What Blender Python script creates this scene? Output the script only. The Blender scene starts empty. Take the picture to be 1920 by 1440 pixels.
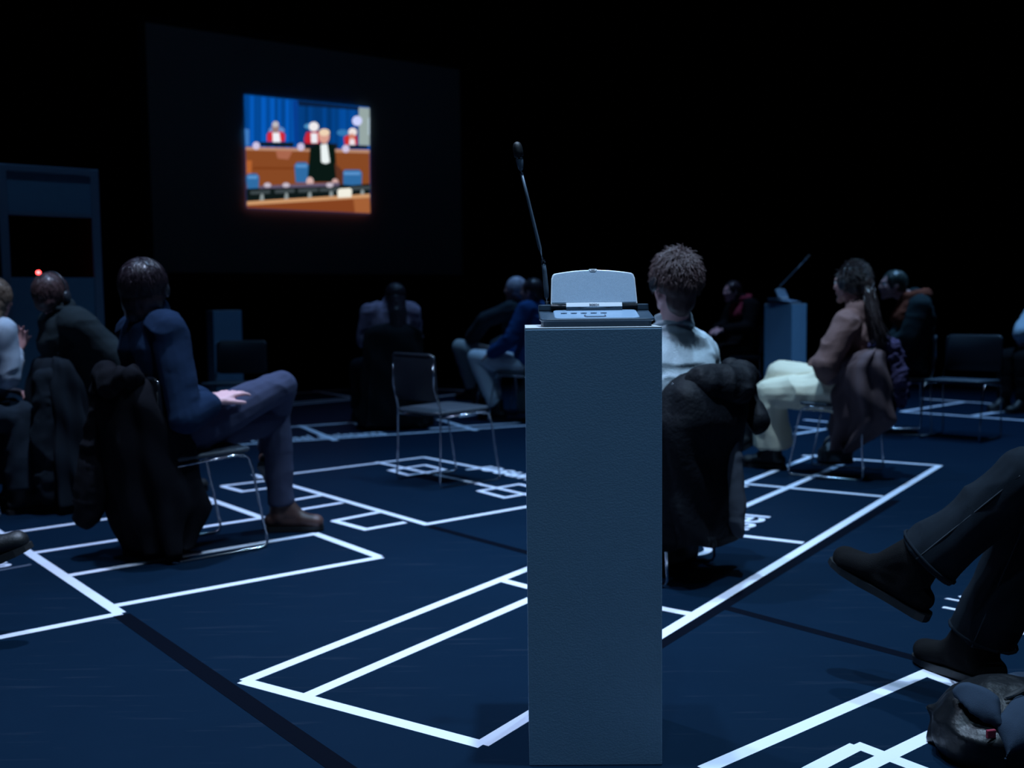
import bpy, math, random
import numpy as np
from mathutils import Vector, Matrix

C = bpy.context.scene.collection
SC = bpy.context.scene

# ------------------------------------------------------------------ camera
FPX, HOR, CAM_H, ROLL = 1950.0, 568.0, 1.09, math.radians(-0.65)
TILT = math.atan2(720 - HOR, FPX)
_c, _s = math.cos(ROLL), math.sin(ROLL)
_U0 = np.array([0, math.sin(TILT), math.cos(TILT)])
FWD = np.array([0, math.cos(TILT), -math.sin(TILT)])
RX = _c * np.array([1., 0, 0]) + _s * _U0
UP = -_s * np.array([1., 0, 0]) + _c * _U0
cam_data = bpy.data.cameras.new('camera')
cam = bpy.data.objects.new('camera', cam_data)
C.objects.link(cam)
cam.matrix_world = Matrix(((RX[0], UP[0], -FWD[0], 0), (RX[1], UP[1], -FWD[1], 0),
                           (RX[2], UP[2], -FWD[2], CAM_H), (0, 0, 0, 1)))
cam_data.sensor_width = 36
cam_data.lens = FPX * 36 / 1920
cam_data.clip_end = 60
cam_data.dof.use_dof = True
cam_data.dof.focus_distance = 2.42
cam_data.dof.aperture_fstop = 3.2
SC.camera = cam

# ------------------------------------------------------------------ world, lamps, exposure
W = bpy.data.worlds.new('world')
SC.world = W
W.use_nodes = True
W.node_tree.nodes['Background'].inputs[0].default_value = (0.25, 0.5, 1.0, 1)
W.node_tree.nodes['Background'].inputs[1].default_value = 0.0


def spot(name, loc, aim, watts, colour, angle, blend=0.9, size=0.09):
    l = bpy.data.lights.new(name, 'SPOT')
    l.energy = watts
    l.color = colour
    l.spot_size = math.radians(angle)
    l.spot_blend = blend
    l.shadow_soft_size = size
    o = bpy.data.objects.new(name, l)
    C.objects.link(o)
    o.location = loc
    o.rotation_euler = (Vector(aim) - Vector(loc)).to_track_quat('-Z', 'Y').to_euler()
    return o


LAMPS = [((-0.4, -0.6), 330, (0.42, 0.70, 1.0), 95), ((0.75, 2.3), 1250, (0.50, 0.73, 1.0), 66), ((-0.6, 2.4), 500, (0.54, 0.72, 1.0), 60),
         ((-1.5, 4.5), 1300, (0.55, 0.69, 1.0), 64), ((1.5, 5.2), 1100, (0.46, 0.72, 1.0), 66), ((-0.3, 6.5), 520, (0.26, 0.57, 1.0), 66),
         ((2.9, 7.6), 580, (0.24, 0.55, 1.0), 70), ((-0.8, 9.6), 190, (0.20, 0.50, 1.0), 70), ((4.3, 9.0), 820, (0.25, 0.55, 1.0), 66),
         ((-3.1, 6.3), 200, (0.24, 0.55, 1.0), 76), ((0.4, 9.5), 280, (0.25, 0.55, 1.0), 60), ((2.1, 11.4), 420, (0.34, 0.56, 1.0), 60)]  # first and last on this row: fills added for booth and far sitter
for (lx, ly), watts, colour, angle in LAMPS:
    spot('stage_and_fill_lamp', (lx, ly, 6.3), (lx, ly + 0.001, 0), watts, colour, angle)
SC.view_settings.view_transform = 'Standard'
SC.view_settings.look = 'None'
SC.view_settings.exposure = 0.0
SC.view_settings.gamma = 1.0
SC.view_settings.use_curve_mapping = False


# ------------------------------------------------------------------ place helpers
def ray(x, y):
    return FWD + (x - 960) / FPX * RX - (y - 720) / FPX * UP


def fl(x, y, z=0.0):
    d = ray(x, y)
    p = np.array([0, 0, CAM_H]) + d * (CAM_H - z) / -d[2]
    return p


def at(x, y, Y):
    d = ray(x, y)
    return np.array([0, 0, CAM_H]) + d * Y / d[1]


A_AX = np.array([0.8, 0.6, 0])      # the hall runs along these two directions
N_AX = np.array([-0.6, 0.8, 0])


# ------------------------------------------------------------------ materials
MATS = {}


def srgb(r, g, b):
    return tuple(((c / 255) / 12.92 if c / 255 <= .04045 else ((c / 255 + .055) / 1.055) ** 2.4) for c in (r, g, b))


def mat(name, col, rough=0.8, metal=0.0, bump=0.0, bscale=200.0, var=0.0, vscale=20.0, spec=0.5, sheen=0.0, stretch=None):
    if name in MATS:
        return MATS[name]
    m = bpy.data.materials.new(name)
    m.use_nodes = True
    nt = m.node_tree
    b = nt.nodes['Principled BSDF']
    b.inputs['Base Color'].default_value = (*col, 1)
    b.inputs['Roughness'].default_value = rough
    b.inputs['Metallic'].default_value = metal
    b.inputs['Specular IOR Level'].default_value = spec
    if sheen:
        b.inputs['Sheen Weight'].default_value = sheen
        b.inputs['Sheen Roughness'].default_value = 0.5
    if var or bump:
        tc = nt.nodes.new('ShaderNodeTexCoord')
        src = tc.outputs['Object']
        if stretch:
            mp = nt.nodes.new('ShaderNodeMapping')
            mp.inputs['Scale'].default_value = stretch
            nt.links.new(src, mp.inputs['Vector'])
            src = mp.outputs['Vector']
    if var:
        n = nt.nodes.new('ShaderNodeTexNoise')
        n.inputs['Scale'].default_value = vscale
        n.inputs['Detail'].default_value = 5
        nt.links.new(src, n.inputs['Vector'])
        mx = nt.nodes.new('ShaderNodeMix')
        mx.data_type = 'RGBA'
        mx.inputs[6].default_value = (*[c * (1 - var) for c in col], 1)
        mx.inputs[7].default_value = (*[min(1, c * (1 + var)) for c in col], 1)
        nt.links.new(n.outputs['Fac'], mx.inputs[0])
        nt.links.new(mx.outputs[2], b.inputs['Base Color'])
    if bump:
        n2 = nt.nodes.new('ShaderNodeTexNoise')
        n2.inputs['Scale'].default_value = bscale
        n2.inputs['Detail'].default_value = 3
        nt.links.new(src, n2.inputs['Vector'])
        bp = nt.nodes.new('ShaderNodeBump')
        bp.inputs['Strength'].default_value = bump
        bp.inputs['Distance'].default_value = 0.01
        nt.links.new(n2.outputs['Fac'], bp.inputs['Height'])
        nt.links.new(bp.outputs['Normal'], b.inputs['Normal'])
    MATS[name] = m
    return m


def emat(name, col, strength=1.0):
    if name in MATS:
        return MATS[name]
    m = bpy.data.materials.new(name)
    m.use_nodes = True
    nt = m.node_tree
    for n in list(nt.nodes):
        nt.nodes.remove(n)
    e = nt.nodes.new('ShaderNodeEmission')
    e.inputs[0].default_value = (*col, 1)
    e.inputs[1].default_value = strength
    o = nt.nodes.new('ShaderNodeOutputMaterial')
    nt.links.new(e.outputs[0], o.inputs[0])
    MATS[name] = m
    return m


def floor_material():
    m = bpy.data.materials.new('dance_floor_vinyl')
    m.use_nodes = True
    nt = m.node_tree
    b = nt.nodes['Principled BSDF']
    tc = nt.nodes.new('ShaderNodeTexCoord')
    n = nt.nodes.new('ShaderNodeTexNoise')
    n.inputs['Scale'].default_value = 1.6
    n.inputs['Detail'].default_value = 8
    n.inputs['Roughness'].default_value = 0.7
    nt.links.new(tc.outputs['Object'], n.inputs['Vector'])
    mx = nt.nodes.new('ShaderNodeMix')
    mx.data_type = 'RGBA'
    mx.inputs[6].default_value = (0.0018, 0.0102, 0.0245, 1)
    mx.inputs[7].default_value = (0.0030, 0.0140, 0.0325, 1)
    nt.links.new(n.outputs['Fac'], mx.inputs[0])
    # thin pale scuffs
    mp = nt.nodes.new('ShaderNodeMapping')
    mp.inputs['Rotation'].default_value = (0, 0, 0.5)
    mp.inputs['Scale'].default_value = (1.2, 14, 1)
    nt.links.new(tc.outputs['Object'], mp.inputs['Vector'])
    n2 = nt.nodes.new('ShaderNodeTexNoise')
    n2.inputs['Scale'].default_value = 2.2
    n2.inputs['Detail'].default_value = 6
    nt.links.new(mp.outputs['Vector'], n2.inputs['Vector'])
    cr = nt.nodes.new('ShaderNodeValToRGB')
    cr.color_ramp.elements[0].position = 0.60
    cr.color_ramp.elements[0].color = (0, 0, 0, 1)
    cr.color_ramp.elements[1].position = 0.78
    cr.color_ramp.elements[1].color = (0.35, 0.35, 0.35, 1)
    nt.links.new(n2.outputs['Fac'], cr.inputs['Fac'])
    mx2 = nt.nodes.new('ShaderNodeMix')
    mx2.data_type = 'RGBA'
    mx2.inputs[7].default_value = (0.03, 0.042, 0.065, 1)
    nt.links.new(cr.outputs['Color'], mx2.inputs[0])
    nt.links.new(mx.outputs[2], mx2.inputs[6])
    nt.links.new(mx2.outputs[2], b.inputs['Base Color'])
    b.inputs['Roughness'].default_value = 0.55
    b.inputs['Specular IOR Level'].default_value = 0.04
    bp = nt.nodes.new('ShaderNodeBump')
    bp.inputs['Strength'].default_value = 0.08
    bp.inputs['Distance'].default_value = 0.004
    n3 = nt.nodes.new('ShaderNodeTexNoise')
    n3.inputs['Scale'].default_value = 60
    nt.links.new(tc.outputs['Object'], n3.inputs['Vector'])
    nt.links.new(n3.outputs['Fac'], bp.inputs['Height'])
    nt.links.new(bp.outputs['Normal'], b.inputs['Normal'])
    return m


def glass_material(name, tint):
    m = bpy.data.materials.new(name)
    m.use_nodes = True
    b = m.node_tree.nodes['Principled BSDF']
    b.inputs['Base Color'].default_value = (*tint, 1)
    b.inputs['Transmission Weight'].default_value = 1.0
    b.inputs['Roughness'].default_value = 0.0
    b.inputs['IOR'].default_value = 1.45
    return m


M_CURTAIN = mat('black_stage_curtain', (0.0022, 0.0026, 0.0032), 0.95, bump=0.2, bscale=30, spec=0.1)
M_TAPE = mat('white_floor_tape', (0.78, 0.80, 0.92), 0.55, var=0.05, vscale=6, spec=0.3)
M_TAPEGREY = mat('worn_grey_tape', (0.10, 0.12, 0.17), 0.6)
M_SEAM = mat('black_seam_tape', (0.0007, 0.0022, 0.0065), 0.6, spec=0.04)
M_CHROME = mat('chrome_rod', (0.62, 0.64, 0.68), 0.12, metal=1.0)
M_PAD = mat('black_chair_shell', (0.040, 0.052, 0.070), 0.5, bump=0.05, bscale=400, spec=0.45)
M_PADBACK = mat('shaded_chair_back', (0.010, 0.013, 0.020), 0.42, bump=0.05, bscale=400)  # same shell as the seat, colour darkened to stand in for shade
M_PLINTH = mat('grey_painted_board', (0.24, 0.42, 0.60), 0.62, bump=0.055, bscale=260, var=0.06, vscale=7, spec=0.35)
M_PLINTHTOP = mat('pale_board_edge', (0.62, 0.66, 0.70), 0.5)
M_SKIN = mat('skin', (0.52, 0.27, 0.26), 0.5, var=0.08, vscale=30, spec=0.35)
M_SKIN2 = mat('skin_pale', (0.80, 0.46, 0.47), 0.5, var=0.08, vscale=30, spec=0.35)


# ------------------------------------------------------------------ object helpers
def tag(o, label=None, cat=None, group=None, kind=None):
    if label:
        o['label'] = label
    if cat:
        o['category'] = cat
    if group:
        o['group'] = group
    if kind:
        o['kind'] = kind
    return o


def empty(name, loc, label, cat, group=None, rz=0.0):
    o = bpy.data.objects.new(name, None)
    C.objects.link(o)
    o.location = loc
    o.rotation_euler = (0, 0, rz)
    o.empty_display_size = 0.1
    return tag(o, label, cat, group)


def link_mesh(name, me, material, parent=None, loc=(0, 0, 0), smooth=True):
    o = bpy.data.objects.new(name, me)
    C.objects.link(o)
    mats = material if isinstance(material, (list, tuple)) else [material]
    me.materials.clear()
    for m in mats:
        me.materials.append(m)
    if smooth:
        me.polygons.foreach_set('use_smooth', [True] * len(me.polygons))
    o.location = loc
    if parent:
        o.parent = parent
    return o


def mesh_of(parts, name='m'):
    vs, fs, k = [], [], 0
    for v, f in parts:
        v = np.asarray(v, float)
        vs.append(v)
        fs += [[i + k for i in q] for q in f]
        k += len(v)
    me = bpy.data.meshes.new(name)
    me.from_pydata(np.concatenate(vs).tolist(), [], fs)
    me.update()
    return me


def obj(name, parts, material, parent=None, loc=(0, 0, 0), smooth=False, bevel=0.0, segs=2):
    o = link_mesh(name, mesh_of(parts, name), material, parent, loc, smooth)
    if bevel:
        b = o.modifiers.new('bevel', 'BEVEL')
        b.width = bevel
        b.segments = segs
        b.limit_method = 'ANGLE'
        b.angle_limit = math.radians(40)
    return o


def unit(v):
    v = np.asarray(v, float)
    return v / (np.linalg.norm(v) + 1e-12)


def box(c, s, rot=None):
    c, s = np.asarray(c, float), np.asarray(s, float) / 2
    v = np.array([(x, y, z) for x in (-1, 1) for y in (-1, 1) for z in (-1, 1)], float) * s
    if rot is not None:
        v = v @ np.asarray(rot).T
    return v + c, [(0, 1, 3, 2), (4, 6, 7, 5), (0, 4, 5, 1), (2, 3, 7, 6), (0, 2, 6, 4), (1, 5, 7, 3)]


def rotz(a):
    return np.array([[math.cos(a), -math.sin(a), 0], [math.sin(a), math.cos(a), 0], [0, 0, 1]])


def frame(d):
    d = unit(d)
    a = np.array([0, 0, 1.]) if abs(d[2]) < 0.9 else np.array([1., 0, 0])
    x = unit(np.cross(d, a))
    return x, np.cross(x, d), d


def loft(rings, caps=True):
    n = len(rings[0])
    v = np.concatenate(rings)
    f = []
    for i in range(len(rings) - 1):
        for j in range(n):
            a, b = i * n + j, i * n + (j + 1) % n
            f.append((a, b, b + n, a + n))
    if caps:
        f.append(tuple(range(n))[::-1])
        f.append(tuple(range((len(rings) - 1) * n, len(rings) * n)))
    return v, f


def tube(pts, rad, n=10, caps=True):
    pts = [np.asarray(p, float) for p in pts]
    rad = [rad] * len(pts) if np.isscalar(rad) else rad
    rings = []
    x = None
    for i, p in enumerate(pts):
        d = unit(pts[min(i + 1, len(pts) - 1)] - pts[max(i - 1, 0)])
        if x is None:
            x, y, _ = frame(d)
        else:
            x = unit(x - d * (x @ d))
            y = np.cross(d, x)
        t = np.arange(n) * 2 * math.pi / n
        rings.append(p + rad[i] * (np.outer(np.cos(t), x) + np.outer(np.sin(t), y)))
    return loft(rings, caps)


def tcap(p0, r0, p1, r1, n=14):
    """a limb: tapered rod with round ends"""
    p0, p1 = np.asarray(p0, float), np.asarray(p1, float)
    x, y, d = frame(p1 - p0)
    t = np.arange(n) * 2 * math.pi / n
    circ = np.outer(np.cos(t), x) + np.outer(np.sin(t), y)
    rings = []
    for a in (-80, -55, -28):
        a = math.radians(a)
        rings.append(p0 + d * r0 * math.sin(a) + circ * r0 * math.cos(a))
    for k in (0, .34, .67, 1):
        rings.append(p0 + (p1 - p0) * k + circ * (r0 + (r1 - r0) * k))
    for a in (28, 55, 80):
        a = math.radians(a)
        rings.append(p1 + d * r1 * math.sin(a) + circ * r1 * math.cos(a))
    return loft(rings)


def ellipsoid(c, axes, radii, n=20, m=12):
    c = np.asarray(c, float)
    ax = [np.asarray(a, float) * r for a, r in zip(axes, radii)]
    rings = []
    for i in range(m + 1):
        th = math.pi * (i + .02) / (m + .04) - math.pi / 2
        t = np.arange(n) * 2 * math.pi / n
        rings.append(c + math.cos(th) * (np.outer(np.cos(t), ax[0]) + np.outer(np.sin(t), ax[1])) + math.sin(th) * ax[2])
    return loft(rings)


def rrect(w, h, r, n=6):
    """rounded rectangle outline in 2D"""
    p = []
    for cx, cy, a0 in ((w / 2 - r, h / 2 - r, 0), (-w / 2 + r, h / 2 - r, 90), (-w / 2 + r, -h / 2 + r, 180), (w / 2 - r, -h / 2 + r, 270)):
        for k in range(n + 1):
            a = math.radians(a0 + 90 * k / n)
            p.append((cx + r * math.cos(a), cy + r * math.sin(a)))
    return np.array(p)


def prism(poly, origin, ex, ey, ez, t):
    o, ex, ey, ez = [np.asarray(v, float) for v in (origin, ex, ey, ez)]
    a = np.array([o + ex * x + ey * y for x, y in poly])
    return loft([a, a + ez * t])


# ---------- numpy value noise
def _hash(i, j, k):
    n = (i * 374761393 + j * 668265263 + k * 2147483647) & 0xFFFFFFFF
    n = ((n ^ (n >> 13)) * 1274126177) & 0xFFFFFFFF
    return ((n ^ (n >> 16)) & 0xFFFF) / 65535.0


def vnoise(p):
    f = np.floor(p).astype(np.int64)
    t = p - f
    t = t * t * (3 - 2 * t)
    r = 0
    for dx in (0, 1):
        for dy in (0, 1):
            for dz in (0, 1):
                w = (t[:, 0] if dx else 1 - t[:, 0]) * (t[:, 1] if dy else 1 - t[:, 1]) * (t[:, 2] if dz else 1 - t[:, 2])
                r = r + w * _hash(f[:, 0] + dx, f[:, 1] + dy, f[:, 2] + dz)
    return r


def folds(me, amp, scale=(9, 9, 16), seed=0, zfun=None):
    n = len(me.vertices)
    co = np.empty(n * 3)
    no = np.empty(n * 3)
    me.vertices.foreach_get('co', co)
    me.vertices.foreach_get('normal', no)
    co, no = co.reshape(-1, 3), no.reshape(-1, 3)
    warp = np.stack([vnoise(co * 6 + seed + 11 * k) for k in range(3)], 1) - .5
    q = (co + warp * 0.10) * np.array(scale) + seed * 7.3
    d = 1 - np.abs(2 * vnoise(q) - 1) * 1.6
    d += 0.35 * (vnoise(q * 2.7 + 3) - .5)
    a = amp if zfun is None else amp * zfun(co)[:, None][:, 0]
    co = co + no * (a * (d - 0.35))[:, None]
    me.vertices.foreach_set('co', co.ravel())
    me.update()


def remesh(parts, vox=0.008, smooth=6):
    me = mesh_of(parts, 'tmp')
    o = bpy.data.objects.new('tmp', me)
    C.objects.link(o)
    r = o.modifiers.new('r', 'REMESH')
    r.mode = 'VOXEL'
    r.voxel_size = vox
    if smooth:
        s = o.modifiers.new('s', 'SMOOTH')
        s.factor = 0.5
        s.iterations = smooth
    bpy.context.view_layer.update()
    dg = bpy.context.evaluated_depsgraph_get()
    out = bpy.data.meshes.new_from_object(o.evaluated_get(dg))
    bpy.data.objects.remove(o)
    bpy.data.meshes.remove(me)
    return out


def copy_tree(o, parent=None):
    c = o.copy()
    C.objects.link(c)
    if parent:
        c.parent = parent
    for ch in list(o.children):
        copy_tree(ch, c)
    return c


# ------------------------------------------------------------------ the room
def wall(name, p, q, h, t, material, kind='structure'):
    p, q = np.asarray(p, float), np.asarray(q, float)
    d = unit(q - p)
    nrm = np.array([-d[1], d[0], 0])
    o = obj(name, [box((p + q) / 2 + np.array([0, 0, h / 2]) + nrm * t / 2, (np.linalg.norm(q - p), t, h),
                       rotz(math.atan2(d[1], d[0])))], material)
    return tag(o, kind=kind)


def an(a, n, z=0.0):
    return A_AX * a + N_AX * n + np.array([0, 0, z])


A0, A1, N0, N1 = -5.0, 16.0, -5.0, 13.1
RH = 6.6
o = obj('floor', [box(an((A0 + A1) / 2, (N0 + N1) / 2, -0.05), (A1 - A0 + .4, N1 - N0 + .4, 0.1), rotz(math.atan2(.6, .8)))], floor_material())
tag(o, kind='structure')
o = obj('ceiling', [box(an((A0 + A1) / 2, (N0 + N1) / 2, RH + 0.05), (A1 - A0 + .4, N1 - N0 + .4, 0.1), rotz(math.atan2(.6, .8)))], M_CURTAIN)
tag(o, kind='structure')


def curtain(name, p, q, h, more=.3):
    """heavy black drape hung in folds in front of the wall line"""
    p, q = np.asarray(p, float), np.asarray(q, float)
    p, q = p - unit(q - p) * more, q + unit(q - p) * more
    L = np.linalg.norm(q - p)
    d = unit(q - p)
    nr = np.array([-d[1], d[0], 0])
    n = int(L / 0.05)
    top, bot = [], []
    for i in range(n + 1):
        s = i * L / n
        w = 0.05 * math.sin(s * 2 * math.pi / 0.38 + 1.3 * math.sin(s * 1.1)) + 0.015 * math.sin(s * 31)
        b = p + d * s + nr * (w + 0.07)
        bot.append(b)
        top.append(b + np.array([0, 0, h]))
    back = [p + d * L + nr * 0.16, p + nr * 0.16]
    ring0 = np.array(bot + back)
    ring1 = np.array(top + [b + np.array([0, 0, h]) for b in back])
    o = obj(name, [loft([ring0, ring1])], M_CURTAIN)
    return tag(o, kind='structure')


curtain('wall_back', an(A0, N1), an(A1, N1), RH)
curtain('wall_right', an(A1, N1), an(A1, N0), RH)
curtain('wall_front', an(A1, N0), an(A0, N0), RH)
curtain('wall_left', an(A0, N0), an(A0, N1), RH)

# ------------------------------------------------------------------ projection screen
SCR_N = 12.7


def on_screen(x, y, off=0.0):
    d = ray(x, y)
    k = (SCR_N - off - N_AX @ np.array([0, 0, CAM_H])) / (N_AX @ d)
    return np.array([0, 0, CAM_H]) + d * k


s_tl, s_br = on_screen(272, 56), on_screen(868, 487)
sa0, sa1 = s_tl @ A_AX, s_br @ A_AX
sz0, sz1 = 1.09 + (1.42 - 1.09) * 1.25, 1.09 + (3.79 - 1.09) * 1.25
scr = empty('projection_screen', an((sa0 + sa1) / 2, SCR_N, sz0),
            'large dim grey projection screen with a courtroom film still, hung on black curtain', 'projection screen')
base = np.array(scr.location)
M_SCREEN = mat('grey_screen_cloth', (0.38, 0.40, 0.36), 0.9, spec=0.1)
RS = rotz(math.atan2(.6, .8))
ctr = an((sa0 + sa1) / 2, SCR_N + 0.02, (sz0 + sz1) / 2)
obj('screen_cloth', [box(ctr - base, (sa1 - sa0, 0.02, sz1 - sz0), RS)], M_SCREEN, scr)
M_BORDER = mat('black_screen_border', (0.003, 0.003, 0.004), 0.9)
fw = 0.09
obj('screen_border', [box(an((sa0 + sa1) / 2, SCR_N + .02, sz1 + fw / 2) - base, (sa1 - sa0 + 2 * fw, 0.05, fw), RS),
                      box(an((sa0 + sa1) / 2, SCR_N + .02, sz0 - fw / 2) - base, (sa1 - sa0 + 2 * fw, 0.05, fw), RS),
                      box(an(sa0 - fw / 2, SCR_N + .02, (sz0 + sz1) / 2) - base, (fw, 0.05, sz1 - sz0), RS),
                      box(an(sa1 + fw / 2, SCR_N + .02, (sz0 + sz1) / 2) - base, (fw, 0.05, sz1 - sz0), RS)], M_BORDER, scr)
# the projected picture: flat patches of light on the cloth
PIC_V, PIC_F, PIC_M, PIC_MATS = [], [], [], []
PIC_LAYER = [0]


def patch(pts, rgb):
    PIC_LAYER[0] += 1
    off = 0.003 + 0.0004 * PIC_LAYER[0]
    key = tuple(rgb)
    if key not in PIC_MATS:
        PIC_MATS.append(key)
    k = len(PIC_V)
    for x, y in pts:
        PIC_V.append(on_screen(420 + x / 4.966, 140 + y / 4.966, off) - base)
    PIC_F.append(tuple(range(k, k + len(pts))))
    PIC_M.append(PIC_MATS.index(key))


def oval(cx, cy, rx, ry, rgb, n=20):
    patch([(cx + rx * math.cos(2 * math.pi * i / n), cy + ry * math.sin(2 * math.pi * i / n)) for i in range(n)], rgb)


def ptop(x):
    return 185 + (x - 190) * 120 / 1165


def pbot(x):
    return 1240 + (x - 215) * 50 / 1145


patch([(190, 185), (1355, 305), (1360, 1290), (215, 1240)], (6, 84, 178))
rnd = random.Random(4)
x = 195
while x < 1250:
    w = rnd.uniform(12, 34)
    k = rnd.uniform(.72, 1.08)
    if x > 660:
        k *= .80
    x2 = min(x + w, 1255)
    patch([(x, ptop(x) + 2), (x2, ptop(x2) + 2), (x2, 690), (x, 690)], (int(5 * k), int(88 * k), int(184 * k)))
    x += w
patch([(680, 238), (1255, 300), (1255, 330), (860, 300), (700, 290)], (8, 30, 62))
patch([(640, 240), (690, 240), (700, 640), (655, 640)], (6, 60, 140))
patch([(1255, 305), (1355, 312), (1356, 660), (1255, 655)], (150, 166, 164))
patch([(1340, 400), (1356, 400), (1356, 560), (1340, 560)], (175, 195, 205))
oval(1240, 430, 46, 46, (205, 212, 255))
patch([(192, 500), (235, 510), (235, 660), (200, 660)], (60, 120, 190))
# bench of the judges
patch([(202, 680), (1355, 705), (1358, 1200), (214, 1200)], (134, 72, 36))
patch([(202, 672), (1355, 700), (1355, 730), (203, 702)], (184, 138, 112))
patch([(480, 704), (640, 708), (600, 790), (500, 780)], (168, 102, 78))
patch([(270, 860), (780, 865), (780, 880), (270, 880)], (120, 58, 24))
patch([(210, 800), (260, 800), (255, 920), (210, 920)], (178, 98, 48))
oval(490, 520, 75, 40, (96, 140, 200))
patch([(400, 560), (420, 530), (545, 530), (570, 560), (565, 622), (400, 622)], (205, 42, 58))
patch([(452, 540), (515, 540), (527, 628), (455, 628)], (240, 240, 248))
oval(479, 490, 34, 54, (150, 122, 118))
oval(479, 462, 30, 28, (190, 186, 190))
oval(800, 480, 55, 26, (70, 140, 190))
patch([(745, 600), (768, 535), (880, 528), (892, 640), (760, 680)], (196, 36, 52))
patch([(808, 545), (868, 545), (872, 636), (812, 636)], (238, 238, 245))
oval(836, 484, 46, 44, (240, 236, 238))
oval(1105, 540, 55, 30, (50, 120, 180))
patch([(1115, 585), (1145, 562), (1235, 565), (1243, 650), (1125, 655)], (200, 46, 48))
patch([(1170, 600), (1215, 600), (1222, 655), (1165, 655)], (238, 225, 232))
oval(1198, 535, 40, 38, (238, 228, 224))
oval(1190, 575, 28, 26, (205, 130, 108))
patch([(335, 628), (650, 632), (648, 672), (340, 664)], (16, 26, 34))
patch([(745, 640), (1050, 642), (1060, 690), (745, 690)], (20, 26, 38))
patch([(1165, 655), (1340, 660), (1340, 690), (1165, 690)], (18, 26, 36))
for cx, cy in ((300, 662), (716, 672), (1134, 690)):
    oval(cx, cy, 34, 36, (206, 196, 226))
# blue chairs
for x0, y0, x1, y1 in ((205, 920, 328, 1062), (655, 815, 790, 1005), (1100, 885, 1286, 1052)):
    patch([(x0, y0 + 30), (x0 + 25, y0), (x1 - 25, y0), (x1, y0 + 30), (x1 - 6, y1), (x0 + 12, y1)], (46, 106, 162))
    patch([(x0 + 12, y0 + 22), (x1 - 14, y0 + 22), (x1 - 20, y0 + 48), (x0 + 18, y0 + 48)], (92, 148, 205))
# front figure in black gown
patch([(800, 690), (880, 645), (1010, 648), (1034, 690), (1058, 1000), (775, 1000)], (9, 24, 20))
patch([(1030, 820), (1110, 900), (1110, 1040), (1050, 1040)], (92, 50, 34))
patch([(900, 652), (962, 645), (986, 815), (945, 830), (906, 815)], (236, 244, 244))
oval(932, 575, 50, 68, (216, 158, 142))
oval(934, 538, 50, 34, (238, 212, 182))
oval(800, 995, 34, 42, (212, 176, 170))
oval(1035, 1000, 30, 32, (206, 168, 164))
# near desk with screens
patch([(211, 1062), (1072, 1020), (1190, 1030), (1356, 1015), (1357, 1120), (213, 1184)], (14, 24, 24))
patch([(330, 1036), (1075, 1004), (1075, 1036), (330, 1062)], (98, 88, 112))
for cx in (405, 578, 985):
    oval(cx, 1028, 34, 22, (196, 186, 200))
for cx, cy in ((340, 1092), (568, 1082), (785, 1074), (985, 1066), (1275, 1052)):
    patch([(cx - 95, cy - 8), (cx + 90, cy - 16), (cx + 88, cy + 14), (cx - 92, cy + 24)], (62, 72, 76))
    patch([(cx + 2, cy + 20), (cx + 26, cy + 20), (cx + 34, cy + 76), (cx - 8, cy + 80)], (138, 150, 152))
patch([(214, 1182), (1357, 1112), (1360, 1290), (215, 1240)], (132, 66, 32))
patch([(214, 1180), (1357, 1110), (1358, 1146), (214, 1216)], (204, 152, 108))
patch([(1205, 1160), (1358, 1150), (1362, 1288), (1220, 1284)], (164, 96, 54))
patch([(1056, 1080), (1075, 1062), (1176, 1056), (1192, 1078), (1186, 1140), (1060, 1146)], (242, 240, 226))
me = bpy.data.meshes.new('projected_picture')
me.from_pydata([tuple(v) for v in PIC_V], [], PIC_F)
me.update()
po = bpy.data.objects.new('projected_picture', me)
C.objects.link(po)
po.parent = scr
for i, k in enumerate(PIC_MATS):
    me.materials.append(emat('film_light_%d' % i, srgb(*k), 1.0))
me.polygons.foreach_set('material_index', PIC_M)
tag(po, 'bright film still of red-robed judges, wooden benches and a black-gowned figure')

# ------------------------------------------------------------------ interpreter booth
BN = 7.8
M_BOOTH = mat('grey_booth_panel', (0.07, 0.16, 0.25), 0.7, var=0.05)
M_BFRAME = mat('booth_frame_metal', (0.09, 0.14, 0.21), 0.5)
M_BDARK = mat('booth_lining', (0.006, 0.006, 0.008), 0.9)


def on_plane(x, y, n):
    d = ray(x, y)
    return np.array([0, 0, CAM_H]) + d * n / (N_AX @ d)


b_r = on_plane(192, 500, BN) @ A_AX
b_m = on_plane(12, 500, BN) @ A_AX
bay = b_r - b_m
b_top = on_plane(185, 319, BN)[2]
w_t = on_plane(100, 403, BN)[2]
w_b = on_plane(100, 520, BN)[2]
booth = empty('interpreter_booth', an(b_r - bay, BN + .8, 0), 'grey panelled interpreter booth with dark windows, at left behind the seated people', 'booth')
bb = np.array(booth.location)


def bbox(a0, a1, n0, n1, z0, z1):
    return box(an((a0 + a1) / 2, (n0 + n1) / 2, (z0 + z1) / 2) - bb, (a1 - a0, n1 - n0, z1 - z0), RS)


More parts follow.
